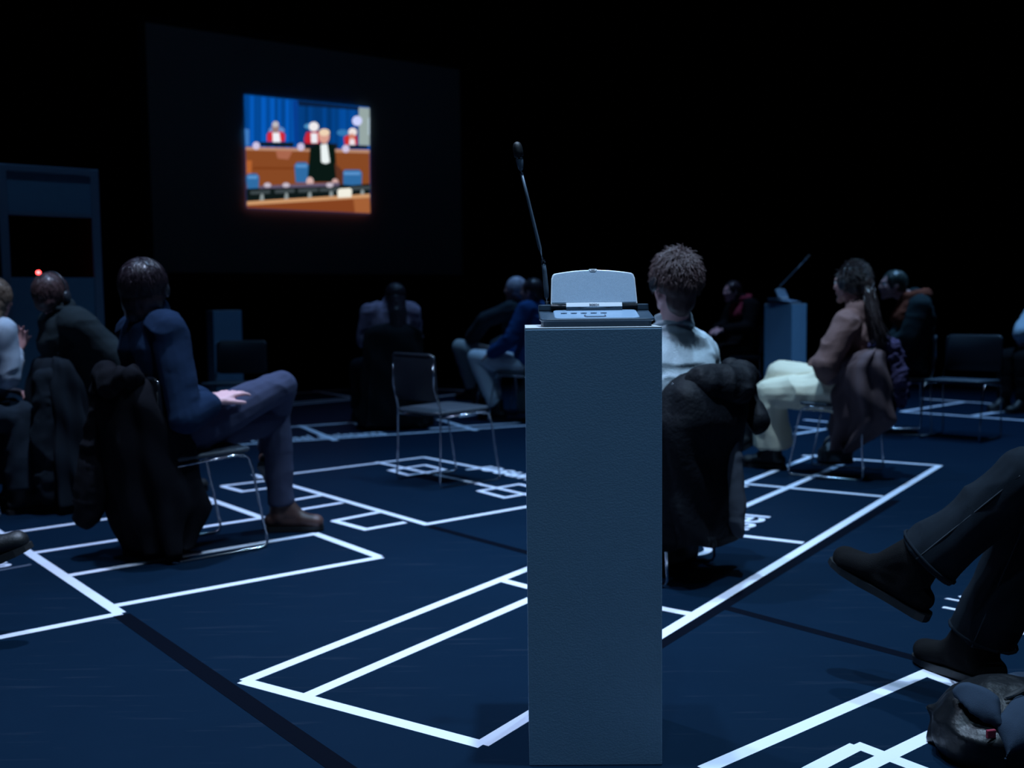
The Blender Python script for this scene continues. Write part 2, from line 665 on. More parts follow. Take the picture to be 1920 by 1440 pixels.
aL = b_r - 3 * bay
pw = 0.055
for k in range(4):
    a = b_r - k * bay
    obj('post', [bbox(a - pw / 2 - (0.0 if k else pw / 2), a + pw / 2 - (0.0 if k else pw / 2), BN, BN + .05, 0, b_top)], M_BFRAME, booth, bevel=.004)
obj('top_rail', [bbox(aL, b_r, BN + .002, BN + .048, b_top - .045, b_top + .004)], M_BFRAME, booth, bevel=.004)
for k in range(3):
    a0, a1 = b_r - (k + 1) * bay, b_r - k * bay
    obj('panel', [bbox(a0, a1, BN + .015, BN + .04, w_t + .01, b_top - .02)], M_BOOTH, booth)
    obj('panel', [bbox(a0, a1, BN + .015, BN + .04, 0, w_b)], M_BOOTH, booth)
    obj('window_rail', [bbox(a0, a1, BN + .01, BN + .045, w_t - .01, w_t + .018)], M_BFRAME, booth)
    obj('window_pane', [bbox(a0, a1, BN + .022, BN + .028, w_b, w_t)], glass_material('booth_glass', (0.75, 0.8, 0.85)), booth)
obj('side_panel', [bbox(b_r - .03, b_r, BN + .05, BN + 1.6, 0, b_top)], M_BOOTH, booth)
obj('side_panel', [bbox(aL, aL + .03, BN + .05, BN + 1.6, 0, b_top)], M_BOOTH, booth)
obj('rear_panel', [bbox(aL, b_r, BN + 1.57, BN + 1.6, 0, b_top)], M_BDARK, booth)
obj('roof_panel', [bbox(aL, b_r, BN + .04, BN + 1.6, b_top - .02, b_top)], M_BDARK, booth)
obj('lining', [bbox(aL + .032, b_r - .032, BN + .045, BN + .05, 0, w_b - .01), bbox(b_r - .036, b_r - .031, BN + .05, BN + 1.56, 0, b_top - .03),
               bbox(aL + .031, aL + .036, BN + .05, BN + 1.56, 0, b_top - .03)], M_BDARK, booth)
obj('desk', [bbox(aL + .04, b_r - .04, BN + .06, BN + .55, .70, .74)], M_BDARK, booth)
# console with a red lamp inside the booth
ledp = on_plane(72, 511, BN + .14)
cons = empty('interpreter_console', (ledp[0], ledp[1], .74), 'black interpreter console with a glowing red lamp behind the booth window', 'console')
cb = np.array(cons.location)
obj('console_body', [box((0, 0, .04), (.26, .18, .08), RS)], M_BDARK, cons, bevel=.01)
obj('microphone_stem', [tube([(0, 0, .08), (0, 0, .2), ledp - cb - np.array([0, 0, .012])], .006, 8)], M_BDARK, cons)
obj('red_lamp', [ellipsoid(ledp - cb, np.eye(3), (.015, .015, .014), 12, 8)], emat('red_lamp_light', (1.0, 0.03, 0.03), 30), cons)

# ------------------------------------------------------------------ floor markings
ZT = [0]


def strip(parent, pts, w, material=None, trim=True):
    """one length of tape stuck to the floor; pts are two floor points"""
    p, q = [np.array([*np.asarray(v)[:2], 0]) for v in pts]
    d = unit(q - p)
    nrm = np.array([-d[1], d[0], 0])
    ZT[0] += 1
    h = 0.0007 + 0.00005 * (ZT[0] % 8)
    b = np.array(parent.location)
    c = (p + q) / 2 - b
    return obj('tape_strip', [box(c + np.array([0, 0, h / 2]), (np.linalg.norm(q - p), w, h), rotz(math.atan2(d[1], d[0])))],
               material or M_TAPE, parent)


def figure(label, lines, w=0.042, group=None, material=None, name='tape_outline', cat='floor marking'):
    pts = [[fl(*a), fl(*b)] for a, b in lines]
    m = np.mean([p[:2] for s in pts for p in s], 0)
    t = empty(name, (m[0], m[1], 0), label, cat, group)
    for s in pts:
        strip(t, s, w, material)
    return t


E_ = 4
figure('white tape outline with ladder rungs under the nearest crossed-leg man, pointed corner at lower left',
       [((-60, 960), (225, 1150)), ((-40, 1203), (228, 1150)), ((215, 1136), (716, 1044.5)), ((589, 1000), (710, 1044)),
        ((130, 1079), (593, 1000.5)), ((65, 1036.5), (490, 971.5)), ((12, 1000.5), (410, 942.5)), ((330, 914), (492, 971)), ((-60, 941), (152, 914))], .043)
figure('white tape rectangle with small boxes along its left side, under the empty middle chair',
       [((482, 896.5), (797, 857)), ((476, 890), (802, 984)), ((793, 857), (1010, 899)), ((797, 983.5), (1040, 941)),
        ((414, 911.5), (520, 899)), ((455, 921.5), (545, 910)), ((417, 912), (458, 922.5)),
        ((530, 941), (606, 928)), ((561, 956), (642, 942.5)), ((535, 948), (567, 957)),
        ((625, 977), (710, 960.5)), ((684, 993), (760, 979.5)), ((625, 976.5), (690, 994))], .040)
figure('white tape box crossed by a diagonal line, farther of two by the empty middle chair',
       [((728, 882.5), (799, 871.5)), ((766, 891), (836, 880)), ((730, 881.5), (768, 891.5)), ((795, 871.5), (834, 881)),
        ((706, 866.5), (900, 907.5))], .034)
figure('white tape box crossed by a diagonal line, half hidden behind the near plinth',
       [((896, 921), (976, 907.5)), ((945, 933.5), (1025, 919)), ((898, 920.5), (949, 934)), ((972, 907.5), (1025, 920)),
        ((886, 905), (1030, 937))], .034)
figure('longest white tape rectangle on the floor, running from lower left past the near plinth',
       [((458, 1277.5), (1528, 853)), ((575, 1305), (1600, 861)), ((455, 1277), (905, 1397)), ((903, 1396), (1762, 872.5)),
        ((937, 1087), (1025, 1110)), ((1395, 907), (1655, 931)), ((1393, 1005), (1506, 1018)), ((1215, 1136), (1292, 1151)), ((1505, 854), (1760, 873)),
        ((1376, 915), (1400, 911))], .042)
figure('pair of white tape lines crossing near the bottom right corner, beside the black bag',
       [((1320, 1443), (1990, 1151)), ((1741, 1265), (1880, 1318)), ((1520, 1444), (1607, 1399)), ((1603, 1396), (1760, 1456)), ((1600, 1450), (1800, 1352)),
        ((1300, 1560), (1526, 1441))], .041)
figure('far long white tape line with slanted branches behind the empty middle chair',
       [((120, 856), (1050, 793.5)), ((500, 804), (667, 792)), ((562, 798), (630, 826)), ((663, 791.5), (684, 801)),
        ((822, 786), (893, 807)), ((806, 803.5), (1050, 788)), ((120, 828.5), (200, 822))], .055)
figure('pale tape shape far back to the left of the seated long-haired woman',
       [((450, 768), (672, 748)), ((525, 757), (672, 745)), ((588, 733), (674, 747)), ((520, 740), (655, 730))], .06)
figure('short pale tape pieces beneath the pair in white trousers',
       [((800, 728.5), (885, 733)), ((800, 746), (872, 738)), ((860, 781.5), (900, 776)), ((898, 777), (909, 766))], .07)
figure('short tape lines behind the cream-trousered woman\'s feet',
       [((1491, 814), (1570, 801)), ((1493, 800), (1545, 806)), ((1508, 787), (1580, 794)), ((1378, 738), (1402, 734)), ((1398, 744), (1430, 744.5)),
        ((1395, 790), (1424, 792)), ((1400, 783), (1432, 779)), ((1370, 829.5), (1409, 824.5))], .055)
figure('tape outline under the right-hand empty chair, reaching the picture edge',
       [((1688, 771.5), (2000, 794)), ((1692, 771.5), (1808, 753.5)), ((1728, 747.5), (1882, 758.5)), ((1825, 779.5), (1990, 755))], .06)
figure('scrap of white tape lying on the floor behind the boots at the right edge', [((1768, 1138.5), (1812, 1147))], .02)
figure('thin worn grey tape line at the left edge below the letter', [((-40, 1077), (58, 1058.5))], .018, material=M_TAPEGREY)
figure('black seam tape running from the left tape corner to the bottom edge', [((228, 1153), (700, 1482))], .058, material=M_SEAM, name='seam_tape', cat='floor seam')
figure('black seam tape running right behind the near plinth from the middle rectangle corner', [((805, 987), (1240, 1104)), ((1355, 1138), (1760, 1246))], .045, material=M_SEAM, name='seam_tape', cat='floor seam')
figure('dark strip alongside the right edge of the longest white rectangle', [((1190, 1237), (1680, 938))], .05, material=M_SEAM, name='seam_tape', cat='floor seam')  # plain dark strip beside the white line


def lettering(text, p, reading, up, size, label, off=0.0, squeeze=1.0):
    """letters cut from white film, stuck on the floor"""
    cu = bpy.data.curves.new('lettering', 'FONT')
    cu.body = text
    cu.size = size
    cu.align_x = 'RIGHT' if off else 'LEFT'
    cu.extrude = 0.0006
    cu.offset = size * 0.012
    t = bpy.data.objects.new('tmp', cu)
    C.objects.link(t)
    bpy.context.view_layer.update()
    me = bpy.data.meshes.new_from_object(t.evaluated_get(bpy.context.evaluated_depsgraph_get()))
    bpy.data.objects.remove(t)
    o = link_mesh('floor_lettering', me, M_TAPE, smooth=False)
    r, u = unit([*reading[:2], 0]), unit([*up[:2], 0])
    u = unit(u - r * (u @ r))
    o.matrix_world = Matrix(((r[0] * squeeze, u[0], 0, p[0]), (r[1] * squeeze, u[1], 0, p[1]), (0, 0, 1, 0.0012), (0, 0, 0, 1)))
    tag(o, label, 'floor lettering')
    return o


d1 = fl(1446, 966) - fl(1382, 1003)
lettering('Counsel', fl(1446, 968), d1, (-d1[1], d1[0]), .30, 'white floor letters beside the black coat of the white-sweatered man', 1)
d2 = fl(895, 864) - fl(990, 884)
lettering('Counsel', fl(918, 874), d2, (-d2[1], d2[0]), .30, 'white floor letters left of the near plinth, beyond the middle rectangle', 1)
d3 = fl(772, 814) - fl(470, 833)
lettering('Counsel assistants', fl(474, 830), d3, (-d3[1], d3[0]), .36, 'row of white floor letters along the far long tape line', 0, .42)
d4 = fl(225, 1150) - fl(0, 1195)
lettering('Judges', fl(27, 1060), d4, (-d4[1], d4[0]), .2, 'white floor letter at the left edge below the raised shoe', 1)
d5 = fl(1743, 1258) - fl(1908, 1186)
lettering('Witness', fl(1812, 1136), -d5 * 0 + (fl(1960, 1110) - fl(1812, 1136)), np.array([-1, 1.2, 0]), .14, 'white floor letters behind the lower boot at the right edge', 0)


# ------------------------------------------------------------------ plinths
def plinth(loc, rz, w, h, label, top=True):
    t = empty('plinth', loc, label, 'plinth', rz=rz)
    obj('plinth_body', [box((0, 0, h / 2 - .0015), (w, w, h - .003))], M_PLINTH, t, bevel=.0025)
    obj('plinth_top', [box((0, 0, h - .002), (w - .001, w - .001, .004))], M_PLINTHTOP, t, bevel=.001)
    return t


NP = np.array([.189, 2.375 + .1565])
NPH = 1.033
plinth((NP[0], NP[1], 0), math.radians(-.6), .313, NPH, 'tall grey box plinth nearest the camera, carrying the big conference microphone unit')
plinth((2.83, 10.75, 0), math.radians(47), .31, 1.05, 'small far grey plinth at right with a microphone unit on top')
pp = plinth((-2.78, 10.08, 0), math.radians(30), .27, 1.05, 'dim grey plinth far back at left below the projection screen')


# ------------------------------------------------------------------ conference microphone unit
M_UNIT = mat('dark_grey_plastic', (0.036, 0.066, 0.100), 0.38, bump=.05, bscale=900)
M_UNITTOP = mat('silver_grey_plastic', (0.21, 0.32, 0.45), 0.40, bump=.04, bscale=900)
M_GRILLE = mat('sparkle_toned_speaker_cloth', (0.24, 0.34, 0.45), 0.5, metal=0.0, bump=.25, bscale=1500, var=.65, vscale=1000)  # glints of the cloth put into its colour as fine noise
M_RIM = mat('silver_rim', (0.62, 0.67, 0.72), 0.3, metal=.3)
M_LABELPLATE = mat('white_label_plate', (0.75, 0.79, 0.84), .4)
M_PRINT = mat('dark_print', (0.03, 0.04, 0.07), .6)
M_HINGE = mat('black_hinge', (0.008, 0.010, 0.013), .35)
M_MIC = mat('dark_mic_metal', (0.12, 0.17, 0.23), .38, metal=.2)
M_MICBLACK = mat('black_mic_foam', (0.010, 0.013, 0.017), .45, bump=.2, bscale=900)


def unit_device(loc, rz, label, mic, scale=1.0):
    """x right, y away from the user, z up; origin under the middle of the front edge"""
    t = empty('conference_unit', loc, label, 'microphone unit', rz=rz)
    t.scale = (scale,) * 3

    def slab(pl, z0, z1, inset0=0.0, inset1=0.0):
        pl = np.array(pl)
        c = pl.mean(0)
        r = []
        for z, i in ((z0, inset0), (z1, inset1)):
            zz = z if callable(z) else (lambda y, z=z: z)
            q = c + (pl - c) * (1 - i)
            r.append(np.array([(x, y, zz(y)) for x, y in q]))
        return loft(r)
    outline = rrect(.266, .215, .02) + np.array([0, .1075])
    foot = rrect(.252, .20, .016) + np.array([0, .1075])
    slope = lambda y: .0185 + .030 * min(1, max(0, (y - .012) / .16))
    obj('base', [slab(foot, 0.0, .014)], M_UNIT, t, bevel=.001)
    obj('housing', [slab(outline, .012, slope, .02, 0.0)], M_UNIT, t, bevel=.003, segs=3)
    inlay = rrect(.203, .098, .014) + np.array([0, .062])
    obj('control_panel', [slab(inlay, lambda y: slope(y) - .006, lambda y: slope(y) + .0018, 0, .03)], M_UNITTOP, t, bevel=.001)
    for k in range(5):
        x0 = -.082 + k * .0235
        y0 = .068
        z = slope(y0) + .0022
        obj('button', [box((x0 + .0065, y0, z), (.0135, .010, .0016))], M_UNITTOP, t, bevel=.0006)
        obj('button_mark', [box((x0, y0 - .005, z + .0005), (.0012, .003, .0014)), box((x0 + .013, y0 - .005, z + .0005), (.0012, .003, .0014)),
                            box((x0 + .0065, y0 - .0063, z + .0003), (.009, .0008, .0012))], M_PRINT, t)
    obj('talk_button', [slab(rrect(.047, .024, .006) + np.array([-.004, .036]), lambda y: slope(y), lambda y: slope(y) + .0045, 0, .08)], M_UNITTOP, t, bevel=.001)
    ring = slab(rrect(.052, .029, .008) + np.array([-.004, .036]), lambda y: slope(y), lambda y: slope(y) + .0024, 0, .02)
    obj('talk_button_ring', [ring], M_PRINT, t)
    # rear shoulders
    for s in (-1, 1):
        blk = rrect(.036, .085, .008) + np.array([s * .115, .16])
        obj('shoulder', [slab(blk, .030, .0515, 0, .04)], M_UNIT, t, bevel=.002)
    for s in (-1, 1):
        obj('groove', [box((s * .1175, .112, slope(.112) + .0006), (.030, .0035, .002))], M_HINGE, t)
    # hinge and lid
    hy = .115
    hz = .0455
    obj('hinge', [tube([(-.104, hy, hz), (.104, hy, hz)], .0085, 16)], M_HINGE, t, smooth=True)
    plate_t = .036
    obj('label_plate', [box((-.0005, hy - .009, hz + .0045), (.1345, .004, .0115), np.array([[1, 0, 0], [0, math.cos(-.5), -math.sin(-.5)], [0, math.sin(-.5), math.cos(-.5)]]))], M_LABELPLATE, t, bevel=.0008)
    curve = []
    for i in range(17):
        u = -1 + i / 8
        curve.append((u * .045, -.0035 * (1 - u * u)))
    lip = np.array(curve + [(.067, .003), (.067, -.0095), (-.067, -.0095), (-.067, .003)][0:1] + [(.067, -.0098), (-.067, -.0098), (-.067, .0)])
    obj('lip', [prism(lip, (-.0005, hy - .0135, hz - .0015), (1, 0, 0), (0, .2, .98), (0, .98, -.2), .004)], M_UNIT, t)
    cu = bpy.data.curves.new('lettering', 'FONT')
    cu.body = 'BOSCH'
    cu.size = .0072
    cu.align_x = 'CENTER'
    cu.extrude = .0002
    cu.offset = .00018
    tt = bpy.data.objects.new('tmp', cu)
    C.objects.link(tt)
    bpy.context.view_layer.update()
    lm = bpy.data.meshes.new_from_object(tt.evaluated_get(bpy.context.evaluated_depsgraph_get()))
    bpy.data.objects.remove(tt)
    lo = link_mesh('lettering', lm, M_PRINT, t, smooth=False)
    lo.rotation_euler = (math.radians(90) - .5, 0, 0)
    lo.location = (-.0005, hy - .0130, hz + .0031)
    # speaker lid, leaning back
    tilt = math.radians(24)
    ex, ey = np.array([1., 0, 0]), np.array([0, math.sin(tilt), math.cos(tilt)])
    ez = np.cross(ex, ey)      # towards the user
    w0, w1, h = .1045, .1000, .0905

    def lid_outline(k, inset):
        p = []
        ww0, ww1 = w0 - inset, w1 - inset
        p += [(-ww0, inset), (ww0, inset)]
        cr = .010
        hh = h - inset
        p += [(ww1 + .0015, hh - .022)]
        for i in range(5):
            a = math.radians(90 * i / 4)
            p.append((ww1 - cr + cr * math.cos(a), hh - .0185 + cr * math.sin(a)))
        for i in range(1, 12):
            u = 1 - i / 6
            p.append((u * (ww1 - cr), hh - .0085 + .0085 * (1 - u * u)))
        for i in range(5):
            a = math.radians(90 + 90 * i / 4)
            p.append((-ww1 + cr + cr * math.cos(a), hh - .0185 + cr * math.sin(a)))
        p += [(-ww1 - .0015, hh - .022)]
        return p
    org = np.array([0, hy, hz + .006])
    obj('lid_shell', [prism(lid_outline(0, 0), org, ex, ey, -ez, .014)], M_UNIT, t, bevel=.003)
    obj('lid_rim', [prism(lid_outline(0, 0), org, ex, ey, ez, .0025)], M_RIM, t, bevel=.001)
    obj('speaker_cloth', [prism(lid_outline(0, .0028), org, ex, ey, ez, .0042)], M_GRILLE, t, bevel=.001)
    tab = [(-.0095, h + .0008), (-.006, h - .0052), (.006, h - .0052), (.0095, h + .0008)]
    ta = obj('lid_catch', [prism(tab, org, ex, ey, ez, .0056)], M_LABELPLATE, t)
    obj('catch_slot', [prism([(-.0045, h - .0032), (.0045, h - .0032), (.0045, h - .0016), (-.0045, h - .0016)], org, ex, ey, ez, .0062)], M_PRINT, ta)
    # gooseneck microphone
    m0, pts, head = mic
    mt = obj('microphone', [tube([m0, m0 + np.array([0, 0, .018])], [.0085, .0075], 16)], M_MICBLACK, t, smooth=True)
    obj('flexible_neck', [tube(pts[:6], [.0062, .0062, .0062, .0060, .0056, .0050], 14)], M_MIC, mt, smooth=True)
    obj('neck_collar', [tube([pts[5] - .003 * unit(pts[6] - pts[5]), pts[5] + .004 * unit(pts[6] - pts[5])], .0066, 14)], M_MICBLACK, mt, smooth=True)
    st = pts[5:]
    obj('stem', [tube(st, list(np.linspace(.0048, .0034, len(st))), 12)], M_MIC, mt, smooth=True)
    e, d = st[-1], unit(head - st[-1])
    x, y, _ = frame(d)
    taper = tube([e - d * .004, e + d * .010, e + d * .030, e + d * .036], [.0045, .0068, .0090, .0092], 16)
    obj('head_collar', [taper], M_MIC, mt, smooth=True)
    prof = [(.033, .0096), (.040, .0115), (.050, .0122), (.060, .0120), (.068, .0105), (.073, .0075), (.0755, .003)]
    obj('windscreen', [tube([e + d * a for a, r in prof], [r for a, r in prof], 18)], M_MICBLACK, mt, smooth=True)
    obj('head_clip', [tube([e + d * .038 + x * .011, e + d * .052 + x * .0128, e + d * .066 + x * .0112], .0013, 8)], M_CHROME, mt, smooth=True)
    return t


UZ = NPH
U0 = np.array([(1121 - 960) / 1950 * 2.42, 2.397, UZ])


def uloc(px, py, Y):
    return at(px, py, Y) - U0


ym = U0[1] + .175
mpts = [uloc(1025.5, 571, ym), uloc(1025, 556, ym), uloc(1024, 540, ym), uloc(1022.5, 524, ym), uloc(1021, 508, ym), uloc(1018.5, 491, ym)]
mpts += [uloc(1018.5 + (978 - 1018.5) * k, 491 + (324 - 491) * k, ym) for k in (.15, .4, .7, 1.0)]
unit_device(U0, 0, 'large grey microphone unit with raised speaker lid and gooseneck, on the near plinth',
            (uloc(1025.5, 578, ym), mpts, uloc(970.5, 278, ym)))
# the far one stands turned on its own plinth
f0 = np.array([-.02, .165, .05])
fp = [f0 + np.array([0, 0, k * .016]) for k in range(6)]
fd = np.array([.140, -.180, .235])
fp = fp + [fp[5] + fd * k for k in (.15, .4, .7, 1.0)]
fu = unit_device((2.83 + .085, 10.75 - .09, 1.05), math.radians(52), 'small far microphone unit with slanting gooseneck, on the far plinth at right',
                 (f0, fp, fp[-1] + fd * .3), 1.18)


# ------------------------------------------------------------------ chairs
def make_chair(label):
    t = empty('sled_chair', (0, 0, 0), label, 'chair')
    r = .0058
    w, sh = .225, .435
    back_top, back_low = -.250, -.232
    for s in (-1, 1):
        x = s * w
        pts = [(s * (w - .015), back_top, .775), (s * (w - .012), back_low - .02, .60), (x, -.215, .46), (x, -.222, .20), (x, -.232, .03), (x, -.222, .012), (x, -.20, r)]
        pts += [(x, .20, r), (x, .222, .012), (x, .226, .03), (x, .165, .36), (x, .148, .415), (x, .12, sh), (x, .08, sh), (x, -.205, .415)]
        obj('side_frame', [tube(pts, r, 10)], M_CHROME, t, smooth=True)
        obj('frame_cap', [ellipsoid((s * (w - .015), back_top, .777), np.eye(3), (.009, .009, .009), 12, 8)], M_CHROME, t, smooth=True)
    obj('cross_rod', [tube([(-w, .125, sh - .012), (w, .125, sh - .012)], .005, 8)], M_CHROME, t, smooth=True)
    obj('cross_rod', [tube([(-w, -.19, .41), (w, -.19, .41)], .005, 8)], M_CHROME, t, smooth=True)
    # seat shell
    P = rrect(.44, .41, .05, 8)
    rings = []
    for dz, sc in ((-.012, .97), (-.006, 1.0), (.004, 1.0), (.010, .965)):
        rings.append(np.array([(x * sc, y * sc - .03, sh + .012 + dz + .018 * ((y + .2) / .4) ** 2 * (1 if y > -.2 else 0) * .6 - .012 * math.exp(-(x * 6) ** 2)) for x, y in P]))
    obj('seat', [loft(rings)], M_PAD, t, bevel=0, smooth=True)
    # back shell, slightly bowed
    B = rrect(.44, .285, .045, 8)
    rings = []
    for dt, sc in ((-.009, .975), (-.005, 1.0), (.005, 1.0), (.009, .975)):
        q = []
        for x, z in B:
            zz = .655 + z * sc
            y = back_low - .012 + (back_top - back_low) * (zz - .51) / .29 - .03 * (1 - (x / .22) ** 2) + dt + .012
            q.append((x * sc, y, zz))
        rings.append(np.array(q))
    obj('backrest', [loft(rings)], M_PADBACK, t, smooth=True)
    return t


CH = []


def chair(x, y, f, label, group=None):
    f = unit([f[0], f[1]])
    ang = math.atan2(-f[0], f[1])
    if not CH:
        o = make_chair(label)
        CH.append(o)
    else:
        o = copy_tree(CH[0])
    o.location = (x, y, 0)
    o.rotation_euler = (0, 0, ang)
    tag(o, label, 'chair', group or 'chrome sled chairs')
    return o


# ------------------------------------------------------------------ people
def hand(w, d, n, thumb, curl=.5, s=1.0):
    """wrist, direction of the fingers, palm normal, thumb side sign"""
    w = np.asarray(w, float)
    d = unit(d)
    n = unit(np.asarray(n) - d * (np.asarray(n) @ d))
    a = np.cross(d, n) * thumb        # towards the thumb
    P = [tcap(w - d * .02, .026 * s, w + d * .02, .024 * s)]
    L = [.072, .080, .075, .058]
    for k in range(4):
        off = a * (.030 - .0195 * k) * s
        k0 = w + off * .75 + d * .015 * s
        k1 = w + off + d * (.088 - .004 * abs(k - 1)) * s
        P.append(tcap(k0, .0145 * s, k1, .0125 * s, 10))
        p, ang = k1, 0.0
        for seg, (fr, rr) in enumerate(((.46, .0098), (.30, .0088), (.24, .0078))):
            ang += curl * (.55 + .12 * k + .15 * seg)
            q = p + (d * math.cos(ang) + n * math.sin(ang)) * L[k] * fr * s + a * .003 * (1.5 - k) * s
            P.append(tcap(p, rr * s, q, rr * .93 * s, 10))
            p = q
    t0 = w + d * .022 * s + a * .020 * s
    t1 = t0 + (d * .70 + a * .60 + n * .25) * .046 * s
    t2 = t1 + (d * .85 + a * .25 + n * .35) * .034 * s
    t3 = t2 + (d * .90 + a * .02 + n * .42) * .028 * s
    P += [tcap(t0, .0165 * s, t1, .0125 * s, 10), tcap(t1, .0115 * s, t2, .0105 * s, 10), tcap(t2, .0105 * s, t3, .009 * s, 10)]
    return P


def head_parts(c, hf, hu):
    hf = unit(hf)
    hu = unit(np.asarray(hu) - hf * (np.asarray(hu) @ hf))
    hr = np.cross(hf, hu)
    ax = (hr, hf, hu)
    L = lambda x, y, z: c + hr * x + hf * y + hu * z
    P = [ellipsoid(L(0, -.008, .018), ax, (.075, .094, .088)),
         ellipsoid(L(0, .030, -.035), ax, (.062, .062, .072)),
         tcap(L(-.046, .010, -.070), .020, L(-.014, .070, -.098), .018), tcap(L(.046, .010, -.070), .020, L(.014, .070, -.098), .018),
         ellipsoid(L(0, .074, -.100), ax, (.024, .022, .020)),
         ellipsoid(L(0, .079, .026), ax, (.046, .016, .014)),
         tcap(L(0, .090, .016), .009, L(0, .107, -.024), .0125), ellipsoid(L(-.012, .097, -.028), ax, (.009, .010, .008)), ellipsoid(L(.012, .097, -.028), ax, (.009, .010, .008)),
         ellipsoid(L(-.036, .070, -.018), ax, (.022, .020, .018)), ellipsoid(L(.036, .070, -.018), ax, (.022, .020, .018)),
         ellipsoid(L(0, .088, -.055), ax, (.023, .011, .0065)), ellipsoid(L(0, .086, -.066), ax, (.020, .011, .0070))]
    for s in (-1, 1):
        P += [ellipsoid(L(s * .080, -.008, -.010), (unit(hr * s + hf * -.35), hf, hu), (.008, .021, .033)),
              ellipsoid(L(s * .078, .000, -.034), ax, (.009, .012, .012))]
    return P, L, ax


def torso_rings(j, rg, rows):
    """rows: (point, half width, half depth)"""
    n = 28
    rings = []
    pts = [p for p, w, d in rows]
    for i, (p, w, d) in enumerate(rows):
        up = unit(pts[min(i + 1, len(pts) - 1)] - pts[max(i - 1, 0)])
        x = unit(rg - up * (rg @ up))
        y = np.cross(up, x)
        t = np.arange(n) * 2 * math.pi / n
        ct, st = np.cos(t), np.sin(t)
        e = 0.86
        rings.append(p + np.outer(np.sign(ct) * np.abs(ct) ** e * w, x) + np.outer(np.sign(st) * np.abs(st) ** e * d, y))
    return loft(rings)


def chain(pts, rad, k=1.0, add=0.0):
    P = []
    for i in range(len(pts) - 1):
        P.append(tcap(pts[i], rad[i] * k + add, pts[i + 1], rad[i + 1] * k + add))
    return P


def strands(seed, c, axes, rad, crown, n, length, width, gravity, lift=0.004, spread=.35, hug=.9, sel=None, steps=7, wob=.07):
    """locks of hair that flow over the skull from the crown"""
    rn = np.random.RandomState(seed)
    hr, hf, hu = axes
    out = []
    R = np.array(rad)
    made = 0
    while made < n:
        v = unit(rn.normal(size=3))
        if v[2] < -.35 or (v[1] > .55 and v[2] < .35):
            continue
        if sel and not sel(v):
            continue
        p = v * R * 1.005
        flow = unit(v - np.array(crown) * 1.0 + rn.normal(size=3) * spread)
        pts, wid = [], []
        L = length * rn.uniform(.6, 1.25)
        for s in range(steps):
            k = s / (steps - 1)
            pts.append(c + hr * p[0] + hf * p[1] + hu * p[2])
            wid.append(width * (1 - .75 * k) * (0.6 + .4 * min(1, 3 * k + .4)))
            flow = unit(flow + np.array([0, 0, -gravity]) * .25 + rn.normal(size=3) * wob)
            p = p + flow * L / steps
            q = np.linalg.norm(p / R)
            mn = 1.0 + (lift + rn.uniform(0, lift)) * k / .09 * 1.0
            if q < mn:
                p = p * (mn / q)
            else:
                p = p * (1 + (mn / q - 1) * hug)
        out.append(tube(pts, wid, 4, True))
        made += 1
    return out


